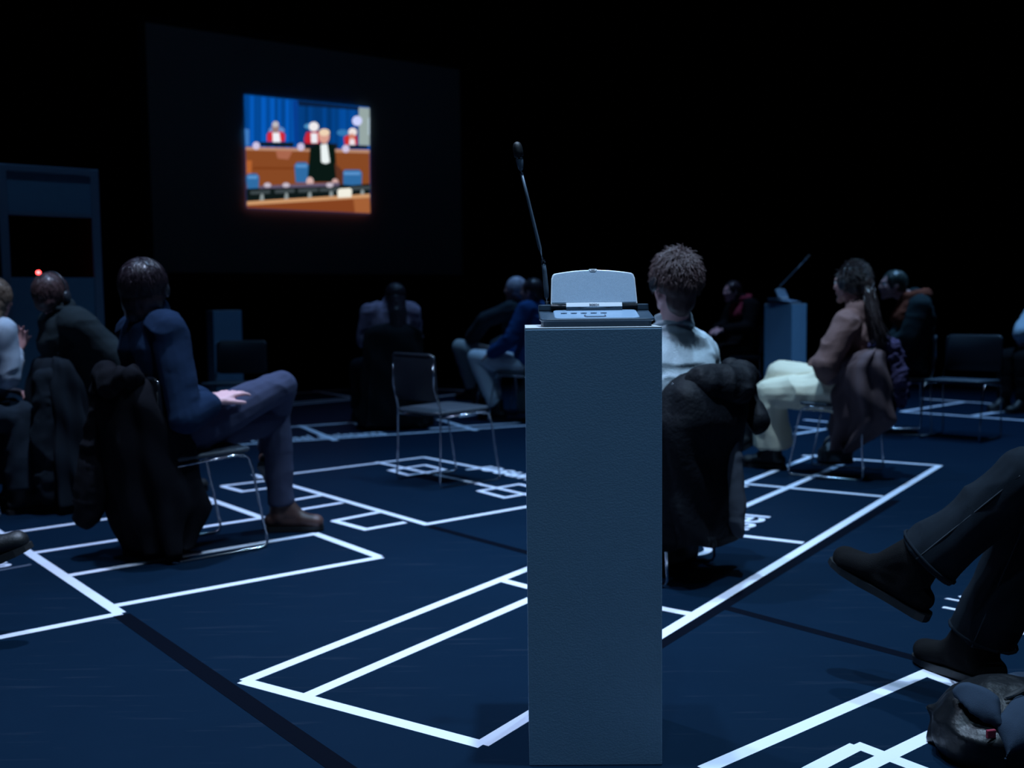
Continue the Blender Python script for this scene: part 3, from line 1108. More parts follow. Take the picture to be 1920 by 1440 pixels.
def person(base, f, label, cfg):
    base = np.array([base[0], base[1], 0.0])
    f = unit([f[0], f[1], 0])
    r = np.array([f[1], -f[0], 0])
    sc = cfg.get('scale', 1.0)

    def loc(p):
        return r * p[0] + f * p[1] + np.array([0, 0, p[2]])
    D = dict(pelvis=(0, -.07, .53), waist=(0, -.13, .72), chest=(0, -.14, .93), neck=(0, -.125, 1.09), head=(0, -.09, 1.215),
             shL=(-.180, -.14, 1.025), shR=(.180, -.14, 1.025), elL=(-.225, -.05, .78), elR=(.225, -.05, .78),
             wrL=(-.08, .14, .67), wrR=(.08, .14, .67), hipL=(-.09, -.05, .52), hipR=(.09, -.05, .52),
             knL=(-.11, .36, .52), knR=(.11, .36, .52), anL=(-.11, .34, .10), anR=(.11, .34, .10))
    J = {k: loc(v) for k, v in D.items()}
    for k, v in cfg.get('j', {}).items():
        J[k] = loc(v)
    for k, v in cfg.get('w', {}).items():        # joints measured in the hall
        J[k] = np.asarray(v, float) - base
    vox = cfg.get('vox', .009)
    rg = unit(J['shR'] - J['shL'])
    hf = loc((*cfg.get('look', (0, 1, 0))[:2], cfg.get('look', (0, 1, 0))[2]))
    hu = loc(cfg.get('hup', (0, -.05, 1)))
    skin = cfg.get('skin', M_SKIN)
    bm = cfg.get('bulk', 1.0)
    body, HL, hax = head_parts(J['head'], hf, hu)
    chin = HL(0, 0, -.06)
    body += [tcap(J['neck'] - np.array([0, 0, .02]), .060, HL(0, -.022, -.05), .055)]
    rows = [(J['pelvis'] - np.array([0, 0, .075]), .135, .105), (J['pelvis'], .168, .125), (J['pelvis'] * .5 + J['waist'] * .5, .155, .115),
            (J['waist'], .140, .105), (J['waist'] * .45 + J['chest'] * .55, .152, .115), (J['chest'], .160, .115),
            (J['chest'] * .45 + J['neck'] * .55, .150, .092), (J['neck'] - np.array([0, 0, .02]), .078, .066)]
    rows = [(p, w * bm, d * bm) for p, w, d in rows]
    body.append(torso_rings(J, rg, rows))
    arm_r = (.052, .043, .036, .027)
    for s in 'LR':
        sh, el, wr = J['sh' + s], J['el' + s], J['wr' + s]
        inner = sh * .8 + J['chest'] * .2 + np.array([0, 0, .02])
        body += chain([inner, sh, el, wr], (.060, .052, .042, .027))
        hd = cfg.get('hand' + s)
        if hd is None:
            hd = (wr - el, np.array([0, 0, -1.]), .55)
        sgn = 1 if s == 'L' else -1
        body += hand(wr + unit(hd[0]) * .02, hd[0], hd[1], cfg.get('thumb' + s, sgn), hd[2], cfg.get('hand_k', 1.0))
        body += chain([J['hip' + s], J['kn' + s], J['an' + s]], (.085, .056, .040))
        kn, an_ = J['kn' + s], J['an' + s]
        body += [tcap(kn * .75 + an_ * .25 - unit(J['kn' + s] - J['hip' + s]) * .012, .056, kn * .35 + an_ * .65, .044)]
        td = cfg.get('foot' + s, f + np.array([0, 0, 0]))
        if not isinstance(td, np.ndarray) and len(td) == 3:
            td = loc(td)
        td = unit(td)
        su = cfg.get('sole_up' + s)
        if su is None:
            su = np.array([0, 0, 1.])
        else:
            su = loc(su)
        su = unit(su - td * (su @ td))
        body += [tcap(an_, .038, an_ + td * .11 - su * .045, .030), tcap(an_ - td * .035 - su * .035, .032, an_ + td * .11 - su * .050, .028)]
        cfg.setdefault('_foot', {})[s] = (an_, td, su)
    o = link_mesh('person', remesh(body, vox, 4), skin, None, tuple(base))
    tag(o, label, 'person', cfg.get('group'))
    # eyes
    if cfg.get('eyes'):
        for s in (-1, 1):
            obj('eye', [ellipsoid(HL(s * .031, .0795, .006), hax, (.0125, .0105, .0095), 12, 8)], mat('eye_white', (.55, .55, .58), .2), o, smooth=True)
    # top garment
    top = cfg.get('top')
    if top:
        nm, m, loose, famp = top[:4]
        P = [torso_rings(J, rg, [(p, w + loose, d + loose) for p, w, d in rows[1 if not cfg.get('long_top') else 0:]])]
        for s in 'LR':
            sh, el, wr = J['sh' + s], J['el' + s], J['wr' + s]
            inner = sh * .7 + J['chest'] * .3 + np.array([0, 0, .03])
            cut = cfg.get('sleeve' + s, 1.0)
            w2 = el + (wr - el) * cut
            P += chain([inner, sh, el, w2], (.068, .060, .051, .036 + .008 * cfg.get('cuff', 1)), add=loose)
        P.append(tcap(J['neck'] - np.array([0, 0, .03]), .074 + loose * .6, J['neck'] + np.array([0, 0, .012]), .066 + loose * .3))
        me = remesh(P, vox, 11)
        folds(me, famp, (8, 8, 15), cfg.get('seed', 1))
        t = link_mesh(nm, me, m, o)
        if len(top) > 4:
            t['label'] = top[4]
        if cfg.get('collar'):
            ck = cfg['collar']
            ring = []
            cx, cy = rg, np.cross(np.array([0, 0, 1.]), rg)
            for k in range(25):
                a = 2 * math.pi * k / 24
                ring.append(J['neck'] + cx * math.cos(a) * .071 + cy * math.sin(a) * .070 + np.array([0, 0, .006 + .018 * (-math.sin(a))]))
            obj('collar', [tube(ring, ck, 10, False)], m, t, smooth=True)
    # trousers
    tr = cfg.get('trousers')
    if tr:
        nm, m, loose, famp = tr[:4]
        P = [torso_rings(J, rg, [(J['pelvis'] - np.array([0, 0, .08]), .145 + loose, .115 + loose), (J['pelvis'], .175 + loose, .133 + loose),
                                 (J['pelvis'] * .5 + J['waist'] * .5, .158 + loose, .118 + loose)])]
        for s in 'LR':
            hp, kn, an_ = J['hip' + s], J['kn' + s], J['an' + s]
            mid = hp * .5 + kn * .5
            lo = kn + (an_ - kn) * cfg.get('hemlen' + s, cfg.get('hemlen', .93))
            P += chain([hp, mid, kn], (.098, .084, .067), add=loose)
            P += [tcap(kn, .067 + loose, kn * .65 + an_ * .35, .064 + loose)]
            x, y, d = frame(lo - kn)
            tt = np.arange(20) * 2 * math.pi / 20
            circ = np.outer(np.cos(tt), x) + np.outer(np.sin(tt), y)
            rr0 = .064 + loose
            hem = cfg.get('hem' + s, cfg.get('hem', .062))
            P.append(loft([kn + (lo - kn) * k + circ * (rr0 + (hem - rr0) * max(0, k - .15) / .85) for k in (.1, .3, .5, .7, .85, 1.0)]))
        me = remesh(P, vox, 4)
        folds(me, famp, cfg.get('fold_scale', (9, 9, 9)), cfg.get('seed', 1) + 5)
        t = link_mesh(nm, me, m, o)
        if len(tr) > 4:
            t['label'] = tr[4]
        if cfg.get('jean_seams') is not None:
            for s in 'LR':
                hp, kn, an_ = J['hip' + s], J['kn' + s], J['an' + s]
                d = unit(an_ - kn)
                side = unit(np.cross(d, np.cross(cfg['jean_seams'], d)))
                lo = kn + (an_ - kn) * cfg.get('hemlen' + s, cfg.get('hemlen', .93))
                hem = cfg.get('hem' + s, cfg.get('hem', .062))
                for q in (-.006,):
                    tang = np.cross(d, side) * q
                    pts = [kn + (lo - kn) * k + side * ((.064 + loose) + (hem - .064 - loose) * max(0, k - .15) / .85 + .002) + tang for k in np.linspace(.02, 1, 14)]
                    obj('stitching', [tube(pts, .0022, 6)], mat('pale_denim_stitching', (.020, .030, .042), .8), t, smooth=True)
                x, y, _ = frame(d)
                ring = [lo - d * .014 + (x * math.cos(a) + y * math.sin(a)) * (hem + .004) for a in np.linspace(0, 2 * math.pi, 25)]
                obj('hem', [tube(ring, .0042, 8, False)], m, t, smooth=True)
    # shoes
    sh_ = cfg.get('shoes')
    if sh_:
        m, boot, soleh = sh_[:3]
        for s in 'LR':
            an_, td, su = cfg['_foot'][s]
            side = np.cross(td, su)
            td, su0 = td * cfg.get('shoe_k', 1.0), su
            gy = an_ - su * .092
            U = [tcap(gy - td * .050 + su * .045, .036, gy + td * .06 + su * .042, .038), tcap(gy + td * .06 + su * .042, .037, gy + td * .165 + su * .034, .036),
                 tcap(gy + td * .10 + su * .046 + side * .010, .034, gy + td * .168 + su * .032 + side * .008, .033), tcap(gy + td * .10 + su * .046 - side * .012, .034, gy + td * .155 + su * .032 - side * .012, .033),
                 tcap(an_ - td * .012, .048, gy + td * .085 + su * .060, .036), tcap(an_ - td * .012 - su * .03, .047, an_ - td * .012 + su * boot, cfg.get('shaft', .047)), tcap(an_ + td * .01 + su * boot * .5, cfg.get('shaft', .047) * .95, gy + td * .075 + su * .065, .034)]
            me = remesh(U, .0065 if vox < .008 else .009, 4)
            n = len(me.vertices)
            co = np.empty(n * 3)
            me.vertices.foreach_get('co', co)
            co = co.reshape(-1, 3)
            hgt = (co - gy) @ su - .012
            co = co - np.outer(np.minimum(hgt, 0), su)
            me.vertices.foreach_set('co', co.ravel())
            me.update()
            shoe = link_mesh('shoe', me, m, o)
            prof = [(-.088, .010), (-.082, .026), (-.06, .035), (0, .033), (.05, .035), (.10, .042), (.15, .041), (.183, .030), (.200, .012)]
            pol = [(x, w) for x, w in prof] + [(x, -w) for x, w in prof[::-1]]
            a = np.array([gy + td * x + side * w + su * .016 for x, w in pol])
            b = np.array([gy + td * x + side * w * .98 + su * (.016 - soleh + (.006 * max(0, (x - .13) / .07) if x > .13 else 0)) for x, w in pol])
            obj('sole', [loft([a, b])], sh_[3] if len(sh_) > 3 else mat('black_rubber_sole', (.012, .013, .015), .6), shoe, smooth=False)
            if cfg.get('laces'):
                L = []
                for k in range(5):
                    c0 = gy + td * (.10 - .017 * k) + su * (.083 + .0085 * k)
                    L.append(tube([c0 - side * .020 - su * .006, c0 + su * .004, c0 + side * .020 + td * .006 - su * .006], .0022, 6))
                obj('laces', L, mat('dark_laces', (.012, .012, .014), .7), shoe, smooth=True)
    # hair
    h = cfg.get('hair')
    if h:
        style, m = h[0], h[1]
        hr, hf_, hu_ = hax
        c = HL(0, -.020, .022)
        hk = cfg.get('hair_k', 1.0)
        rad = (.086 * hk, .099 * hk, .098 * hk)
        P = [ellipsoid(c, hax, rad)]
        nape = HL(0, -.075, -.055)
        if style in ('short', 'tousled'):
            P += [ellipsoid(HL(0, -.062, -.035), hax, (.066, .048, .060))]
            if style == 'tousled':
                P += [ellipsoid(HL(0, -.058, -.070), hax, (.060, .042, .070))]
        elif style == 'bob':
            P += [ellipsoid(HL(0, -.045, -.05), hax, (.090, .075, .085)), ellipsoid(HL(0, -.05, -.10), hax, (.078, .060, .055))]
        elif style == 'long':
            P += [tcap(HL(0, -.045, -.02), .085, HL(0, -.085, -.14), .075), tcap(HL(0, -.085, -.13), .078, HL(0, -.115, h[2] if len(h) > 2 else -.30), .06)]
        elif style == 'tail':
            P += [ellipsoid(HL(0, -.055, -.03), hax, (.075, .060, .065)), ellipsoid(HL(0, -.115, -.012), hax, (.046, .040, .046))]
            tp = h[2]
            P += [tcap(HL(0, -.118, -.04), .030, tp[0] - base, .030), tcap(tp[0] - base, .030, tp[1] - base, .026), tcap(tp[1] - base, .026, tp[2] - base, .010)]
        me = remesh(P, .007 if vox < .008 else .010, 4)
        folds(me, .004, (40, 40, 25), 3)
        if cfg.get('nstr', 300):
            kw = dict(short=dict(length=.06, width=.0022, gravity=.5), tousled=dict(length=.070, width=.0024, gravity=.30, lift=.012, spread=.45, hug=.35, wob=.03),
                      bob=dict(length=.14, width=.0026, gravity=.75), long=dict(length=.20, width=.003, gravity=.9), tail=dict(length=.12, width=.0028, gravity=.1, lift=.006))[style]
            sel = None
            if 'lift' in cfg:
                kw['lift'] = cfg['lift']
                kw['hug'] = .7
            crown = {'tail': (0, .9, .5)}.get(style, (0, -.25, .95))
            S = strands(cfg.get('seed', 1), c, hax, rad, crown, cfg.get('nstr', 300), sel=sel, **kw)
            if style == 'tail':
                rn2 = np.random.RandomState(5)
                path = [HL(0, -.10, .0), HL(0, -.125, -.035), h[2][0] - base, h[2][1] - base, h[2][2] - base]
                for q in range(110):
                    o1, o2 = rn2.normal(size=3) * .017, rn2.normal(size=3) * .017
                    pts = []
                    for k in np.linspace(0, 4, 13):
                        i0 = min(3, int(k))
                        pts.append(path[i0] + (path[i0 + 1] - path[i0]) * (k - i0) + o1 * (1 - k / 4) + o2 * (k / 4) + np.array([.012, .008, 0]) * math.sin(k * 3 + q))
                    S.append(tube(pts, .0034, 5))
            if style == 'long':
                rn2 = np.random.RandomState(6)
                end = h[2] if len(h) > 2 else -.30
                for q in range(90):
                    a = rn2.uniform(-2.6, -.5)
                    x0, y0 = math.cos(a), math.sin(a)
                    jit = rn2.normal() * .012
                    pts = [HL(x0 * .088, -.02 + y0 * .075, .02), HL(x0 * .092, -.045 + y0 * .06, -.06), HL(x0 * .080 + jit, -.075 + y0 * .055, -.14),
                           HL(x0 * .070 + jit, -.10 + y0 * .045, (end - .14) / 2), HL(x0 * .055 + jit * 2, -.115 + y0 * .04, end - rn2.uniform(.02, .08))]
                    S.append(tube(pts, .0042, 5))
            sm = mesh_of(S)
            v0 = np.empty(len(me.vertices) * 3)
            me.vertices.foreach_get('co', v0)
            f0_ = [tuple(p.vertices) for p in me.polygons]
            v1 = np.empty(len(sm.vertices) * 3)
            sm.vertices.foreach_get('co', v1)
            f1_ = [tuple(p.vertices) for p in sm.polygons]
            me = mesh_of([(v0.reshape(-1, 3), f0_), (v1.reshape(-1, 3), f1_)], 'hair')
        link_mesh('hair', me, m, o)
    o_extra = cfg.get('extra')
    if o_extra:
        o_extra(o, J, HL, hax, base)
    return o


def cloth(name, col, rough=.9, bump=.25, bscale=350, **k):
    return mat(name, col, rough, bump=bump, bscale=bscale, spec=.15, **k)


def hair_mat(name, col, rough=.32):
    return mat(name, col, rough, var=.3, vscale=60, spec=.5)


def headphones(o, J, HL, hax, base):
    """thin interpretation headset over the crown"""
    m = mat('dark_headset', (.03, .035, .045), .3, spec=.6)
    hr, hf, hu = hax
    c = HL(0, -.012, .012)
    pts = [c + hr * math.cos(a) * .097 + hu * math.sin(a) * .112 for a in np.linspace(math.radians(-14), math.radians(194), 22)]
    obj('headset_band', [tube(pts, .0042, 8)], m, o, smooth=True)
    for s in (-1, 1):
        obj('ear_pad', [ellipsoid(HL(s * .094, -.006, -.012), hax, (.013, .028, .031), 16, 10)], m, o, smooth=True)


# ------------------------------------------------------------------ coats hung over chair backs
def drape(name, label, origin, f, rows, material, nf=7, amp=.02, seed=1, extras=None, cat='coat', thick_noise=.008, cap_round=True):
    """rows from top to hem: (z, across, out, half width, half depth); across is to the sitter's right, out is behind the chair"""
    f = unit([f[0], f[1], 0])
    r = np.array([f[1], -f[0], 0])
    o0 = np.array([origin[0], origin[1], 0.])
    rn = random.Random(seed)
    ph = [rn.uniform(0, 6.28) for _ in range(6)]
    n = 120
    zs = [q[0] for q in rows]
    fine = []
    K = 34
    for i in range(K):
        u = i / (K - 1)
        z = zs[0] + (zs[-1] - zs[0]) * u
        fine.append([z] + [np.interp(-z, [-q for q in zs], [q[k] for q in rows]) for k in range(1, 5)])
    rings = []
    for i, (z, ac, out, hw, hd) in enumerate(fine):
        u = i / (K - 1)
        edge = math.sqrt(max(0.0, 1 - max(0, (0.06 - u) / 0.06) ** 2)) * .7 + .3 if cap_round else 1
        pts = []
        for j in range(n):
            t = 2 * math.pi * j / n
            ct, st = math.cos(t), math.sin(t)
            x = math.copysign(abs(ct) ** .75, ct) * hw * edge
            y = math.copysign(abs(st) ** .85, st) * hd * edge
            w = amp * (0.15 + .85 * min(1, u * 1.3)) * (math.sin(nf * t + ph[0] + 1.5 * math.sin(u * 2.2 + ph[1])) + .55 * math.sin((2 * nf - 3) * t + ph[2] + 1.2 * u))
            w += thick_noise * math.sin(17 * u + 4 * t + ph[3])
            nx, ny = ct / max(hw, .02), st / max(hd, .02)
            q = math.hypot(nx, ny)
            hem = .018 * math.sin(3 * t + ph[4]) * (1 if i == K - 1 else 0)
            pts.append(r * (ac + x + nx / q * w) - f * (out + y + ny / q * w) + np.array([0, 0, z + hem]))
        rings.append(np.array(pts))
    rings.append(rings[-1] * np.array([1, 1, 1]) * .92 + rings[-1].mean(0) * .08 + np.array([0, 0, .04]))
    t = link_mesh(name, mesh_of([loft(rings)], name), material, None, tuple(o0))
    tag(t, label, cat)
    if extras:
        for nm, parts, m in extras:
            e = remesh([(np.array([r * v[0] - f * v[1] + np.array([0, 0, v[2]]) for v in vv]), ff) for vv, ff in parts], .009, 4)
            folds(e, .016, (13, 13, 15), seed + 3)
            link_mesh(nm, e, m, t)
    return t



# ------------------------------------------------------------------ the empty chairs
chair(-.40, 6.39, (.33, .275), 'empty dark chair standing in the middle, left of the near plinth')
chair(-2.33, 8.65, (-.08, -1), 'empty chair facing this way behind the crossed-leg man\'s knee')
chair(3.495, 8.065, (-.7, -.72), 'empty chair at right, facing this way, its seat edge catching light')

# ------------------------------------------------------------------ the audience
T_NAVY = cloth('navy_knit', (.008, .024, .062), bump=.35, bscale=500)
T_JEANBLUE = cloth('blue_jeans', (.055, .064, .115), bump=.2, bscale=900, var=.15, vscale=30)
T_DARKJEAN = cloth('black_jeans', (.007, .012, .019), bump=.35, bscale=900, var=.35, vscale=25)
T_BLACK = cloth('black_cloth', (.0045, .005, .007))
T_BLACKW = cloth('black_wool_coat', (.0045, .005, .0085), bump=.5, bscale=300)
T_GREEN = cloth('dark_green_jacket', (.014, .023, .028))
T_CREAM = cloth('cream_cotton', (.90, .80, .60), bump=.12, bscale=600)
T_WHITE = cloth('white_knit', (.46, .55, .61), bump=.5, bscale=260)
T_BROWN = cloth('brown_knit', (.23, .125, .115), bump=.3, bscale=420)
T_COAT9 = cloth('mauve_brown_coat', (.15, .098, .108), bump=.25, bscale=300)
T_PURPLE = cloth('purple_knit', (.065, .05, .115), bump=1.0, bscale=120, var=.5, vscale=60)
T_PLAID = cloth('plaid_flannel', (.26, .20, .28), var=.8, vscale=16)
T_BLUESW = cloth('blue_knit', (.018, .07, .22))
T_PALE = cloth('pale_trousers', (.80, .85, .92))
T_KHAKI = cloth('khaki_trousers', (.48, .50, .50))
T_SHIRT = cloth('pale_blue_shirt', (.40, .50, .60))
T_ORANGE = cloth('orange_scarf_cloth', (.17, .040, .022))
T_RED = cloth('red_cloth', (.26, .035, .06))
S_BROWN = mat('brown_leather', (.085, .040, .034), .5, bump=.1, bscale=200)
S_BLACK = mat('black_leather', (.010, .011, .013), .5, bump=.15, bscale=150)
S_SUEDE = mat('black_suede', (.0035, .0038, .005), .9, bump=.4, bscale=500, spec=.15)
S_SOLE = mat('dark_rubber_sole', (.008, .011, .014), .5)
H_DARK = hair_mat('dark_brown_hair', (.034, .024, .032))
H_BROWN = hair_mat('brown_hair', (.036, .024, .025))
H_MIX = hair_mat('chestnut_hair', (.085, .050, .052))
H_GREY = hair_mat('grey_hair', (.62, .58, .68), .5)
H_BLOND = hair_mat('dark_blond_hair', (.16, .12, .09))
H_GREENISH = hair_mat('dull_dark_hair', (.020, .028, .026))


def W3(px, py, Y):
    return at(px, py, Y)


# nearest man with crossed legs, left of centre
chair(-1.433, 4.647, (.738, .675), 'chrome chair under the nearest crossed-leg man, black coat over its back')
person((-1.433, 4.647), (.738, .675), 'person with dark bobbed hair in navy top, legs crossed, hands clasped on thigh', dict(
    vox=.0062, seed=2, look=(-.75, .68, .02), skin=M_SKIN2, hair_k=1.13, hand_k=1.12, sleeveR=.86,
    j=dict(knR=(.05, .42, .715), anR=(-.17, .47, .36), knL=(-.03, .43, .55), anL=(-.03, .45, .102), chest=(0, -.17, .92), waist=(0, -.13, .72),
           neck=(0, -.165, 1.06), shL=(-.175, -.18, .985), shR=(.175, -.18, .985), elL=(-.24, -.06, .74), hipR=(.09, -.05, .545)),
    w=dict(head=W3(272, 541, 4.52), elR=W3(346, 782, 4.34), wrR=W3(392, 757, 4.47), wrL=W3(368, 748, 4.66)),
    handR=(W3(444, 731, 4.60) - W3(392, 757, 4.47), np.array([.1, .5, -1.]), .28), handL=(W3(432, 736, 4.78) - W3(368, 748, 4.66), np.array([0, -.1, -1.]), .35),
    footL=(.64, .77, 0), footR=(-.6, .6, -.5),
    top=('sweater', T_NAVY, .022, .007), trousers=('jeans', T_JEANBLUE, .006, .007, 'greyish blue jeans'), hem=.062,
    shoes=(S_BROWN, .07, .024), laces=True, hair=('bob', H_DARK), nstr=700, extra=headphones, collar=.013))
drape('coat', 'long black coat over the nearest crossed-leg person\'s chair back, reaching the floor', (-1.433, 4.647), (.738, .675),
      [(.81, -.02, .29, .20, .06), (.70, 0, .29, .235, .10), (.5, 0, .23, .24, .17), (.22, .0, .18, .24, .175), (.12, 0, .19, .22, .13), (.03, .02, .20, .20, .095)], T_BLACKW, nf=7, amp=.020, seed=3,
      extras=[('sleeve', [tcap((-.14, .33, .74), .06, (-.15, .385, .45), .065), tcap((-.15, .385, .45), .065, (-.16, .42, .20), .068)], T_BLACKW),
              ('hood', [tcap((-.15, .33, .80), .055, (.0, .37, .77), .06), tcap((0, .37, .77), .06, (.16, .33, .80), .05)], T_BLACKW)])

# man with cropped hair at far left
chair(-2.29, 5.84, (.74, .67), 'chrome chair at left under the person in dark green jacket')
person((-2.29, 5.84), (.74, .67), 'person with cropped hair in dark green jacket, seated at left before the booth', dict(
    vox=.008, seed=4, look=(-.55, .82, 0), j=dict(chest=(0, -.20, .92), neck=(0, -.215, 1.07), shL=(-.18, -.20, 1.0), shR=(.18, -.20, 1.0), waist=(0, -.15, .72), elR=(.28, .0, .77), wrR=(.2, .22, .70)),
    w=dict(head=W3(99, 553, 5.68)), top=('jacket', T_GREEN, .030, .010), trousers=('trousers', T_DARKJEAN, .008, .008), shoes=(S_BLACK, .05, .024),
    hair=('short', H_MIX), nstr=420, collar=.018, extra=headphones))
drape('coat', 'dark blue-grey coat over the chair of the person in green jacket, at far left', (-2.29, 5.84), (.74, .67),
      [(.84, .02, .29, .20, .06), (.7, .02, .28, .24, .11), (.45, .02, .26, .25, .13), (.2, .02, .25, .26, .14), (.03, .04, .24, .25, .13)], cloth('blue_grey_coat', (.008, .014, .021)), nf=8, amp=.022, seed=7,
      extras=[('sleeve', [tcap((.14, .36, .72), .06, (.16, .39, .40), .07), tcap((.16, .39, .40), .07, (.15, .38, .10), .065)], cloth('blue_grey_coat', (.02, .03, .04)))])

# woman cut by the left edge
chair(-2.98, 5.38, (.8, .6), 'chrome chair at the very left edge under the fair-haired person')
person((-2.98, 5.38), (.8, .6), 'person with fair hair and pale blue shirt, cut off by the left edge', dict(
    vox=.009, seed=6, look=(-.75, .66, 0), hup=(0, .15, 1), w=dict(head=W3(-10, 562, 5.50), shR=W3(4, 622, 5.44), elR=W3(14, 706, 5.46), wrR=W3(24, 668, 5.62), wrL=W3(-4, 730, 5.66)),
    j=dict(waist=(0, .0, .71), chest=(0, .12, .90), neck=(0, .22, 1.02), shL=(-.17, .18, .97), elL=(-.2, .22, .72), anR=(.13, .36, .102), anL=(-.11, .36, .102)),
    handL=(np.array([.8, .3, -.1]), np.array([0, 0, -1.]), .5), handR=(np.array([.3, .3, .8]), np.array([.3, -.8, 0]), .5),
    top=('shirt', T_SHIRT, .016, .008), trousers=('trousers', cloth('dark_blue_trousers', (.014, .024, .036)), .014, .012), hem=.082, shoes=(S_BLACK, .05, .024), hair=('long', H_BLOND, -.16), nstr=300))

# long-haired woman far behind
chair(-1.10, 9.35, (-.25, .97), 'chrome chair far back under the long-haired person in plaid')
person((-1.10, 9.35), (-.25, .97), 'person with long dark hair and plaid shirt, back turned, left of the middle chair', dict(
    vox=.010, seed=8, w=dict(head=W3(741, 556, 9.2)), j=dict(anL=(-.26, .40, .10), knL=(-.24, .40, .52)), top=('plaid_shirt', T_PLAID, .026, .010), trousers=('trousers', T_DARKJEAN, .012, .008),
    shoes=(S_BLACK, .05, .024), hair=('long', H_DARK, -.36), nstr=300))
drape('coat', 'black coat over the chair of the long-haired person in plaid, touching the floor', (-1.10, 9.35), (-.25, .97),
      [(.93, 0, .27, .16, .05), (.85, 0, .28, .25, .08), (.6, 0, .28, .27, .11), (.3, 0, .28, .29, .14), (.02, 0, .28, .32, .16)], T_BLACK, nf=8, amp=.02, seed=9)

# pair half hidden by the near plinth
chair(.08, 9.65, (-.9, .43), 'chrome chair under the person in bright blue sweater behind the near plinth')
person((.08, 9.65), (-.9, .43), 'person with dark hair, bright blue sweater and pale trousers, partly behind the near plinth', dict(
    vox=.010, seed=10, look=(0, 1, 0), w=dict(head=W3(996, 546, 9.58)), j=dict(knL=(-.10, .42, .585), anL=(-.10, .20, .102), knR=(.10, .40, .56), anR=(.12, .30, .102), elL=(-.24, -.02, .76), wrL=(-.16, .20, .64)),
    top=('sweater', T_BLUESW, .022, .008), trousers=('trousers', T_PALE, .010, .006), shoes=(S_BLACK, .05, .024), hair=('short', H_DARK), nstr=200, collar=.012))
drape('coat', 'grey-green coat hanging on the chair of the blue-sweatered person', (.08, 9.65), (-.9, .43),
      [(.80, -.02, .27, .18, .06), (.6, 0, .25, .22, .12), (.3, 0, .22, .24, .17), (.08, 0, .2, .22, .17)], cloth('grey_green_coat', (.05, .075, .085)), nf=6, amp=.02, seed=11)
chair(-.06, 10.25, (-.9, .43), 'chrome chair under the grey-haired person behind the blue-sweatered one')
person((-.06, 10.25), (-.9, .43), 'person with grey hair in dark jacket, arm on knee, beyond the blue-sweatered person', dict(
    vox=.010, seed=12, w=dict(head=W3(965, 542, 10.1), wrL=W3(884, 634, 10.3), elL=W3(910, 600, 10.1)), j=dict(knL=(-.10, .46, .66), anL=(-.06, .34, .22), knR=(.10, .40, .55), anR=(.10, .32, .102)),
    top=('jacket', cloth('dark_slate_jacket', (.030, .042, .055)), .028, .008), trousers=('trousers', T_KHAKI, .010, .006), shoes=(S_BLACK, .05, .024), hair=('short', H_GREY), nstr=200, collar=.014))

# white sweater behind the near plinth
chair(.516, 4.2, (-.83, .56), 'chrome chair right behind the near plinth, under the white-sweatered person')


def yoke(o, J, HL, hax, base):
    rg = unit(J['shR'] - J['shL'])
    bk = -unit(np.cross(np.array([0, 0, 1.]), rg))
    if bk @ (J['head'] - J['neck']) > 0:
        bk = -bk
    c = J['neck']
    for dz, wd, k in ((-.012, .095, .0045), (-.085, .165, .0035)):
        pts = []
        for u in np.linspace(-1, 1, 15):
            pts.append(c + rg * u * wd * .9 + np.array([0, 0, dz - .03 * u * u]) + bk * (.098 - .05 * u * u - dz * .42))
        obj('knit_seam', [tube(pts, k * .6, 8)], cloth('knit_seam_shade', (.17, .22, .27)), [q for q in o.children if q.name.startswith('sweater')][0], smooth=True)
    headphones(o, J, HL, hax, base)


person((.516, 4.2), (-.83, .56), 'person with tousled chestnut hair in white sweater, seated behind the near plinth', dict(
    vox=.0065, seed=14, look=(.58, .82, .02), skin=M_SKIN2, w=dict(head=W3(1264, 527, 4.10), neck=W3(1262, 614, 4.15), shR=W3(1302, 662, 4.24), shL=W3(1176, 658, 4.12), elR=W3(1322, 762, 4.30), chest=W3(1255, 706, 4.16)),
    j=dict(waist=(0, -.15, .70), wrR=(.16, .10, .66), elL=(-.25, -.10, .74), knL=(-.10, .30, .50), knR=(.12, .30, .50), anL=(-.10, .06, .102), anR=(.14, .06, .102)),
    top=('sweater', T_WHITE, .034, .016), trousers=('trousers', T_BLACK, .012, .008), shoes=(S_BLACK, .08, .026), hair=('tousled', hair_mat('tousled_chestnut_hair', (.085, .050, .052), .5)), nstr=1100, collar=.014, extra=yoke))
drape('coat', 'black padded coat bunched over the chair back of the white-sweatered person', (.516, 4.2), (-.83, .56),
      [(.83, -.01, .29, .17, .06), (.76, -.02, .30, .26, .11), (.64, -.03, .30, .29, .13), (.5, -.03, .28, .27, .10), (.3, -.02, .28, .26, .09), (.16, .0, .28, .25, .10)],
      mat('black_glossy_padding', (.004, .005, .008), .7, bump=.5, bscale=45, spec=.15), nf=5, amp=.016, seed=15,
      extras=[('sleeve', [tcap((.23, .30, .80), .05, (.27, .36, .68), .05), tcap((.27, .36, .68), .05, (.22, .42, .60), .045)], mat('black_glossy_padding', (.01, .01, .01))),
              ('hood', [tcap((-.16, .34, .78), .07, (.02, .39, .76), .075), tcap((.02, .39, .76), .075, (.20, .36, .79), .06)], mat('black_glossy_padding', (.01, .01, .01))),
              ('grey_lining', [tcap((.03, .395, .54), .022, (.045, .405, .20), .034)], cloth('slate_lining', (.075, .085, .11))),
              ('side_panel', [tcap((.25, .2, .62), .04, (.29, .14, .30), .055)], mat('black_glossy_padding', (.01, .01, .01)))])

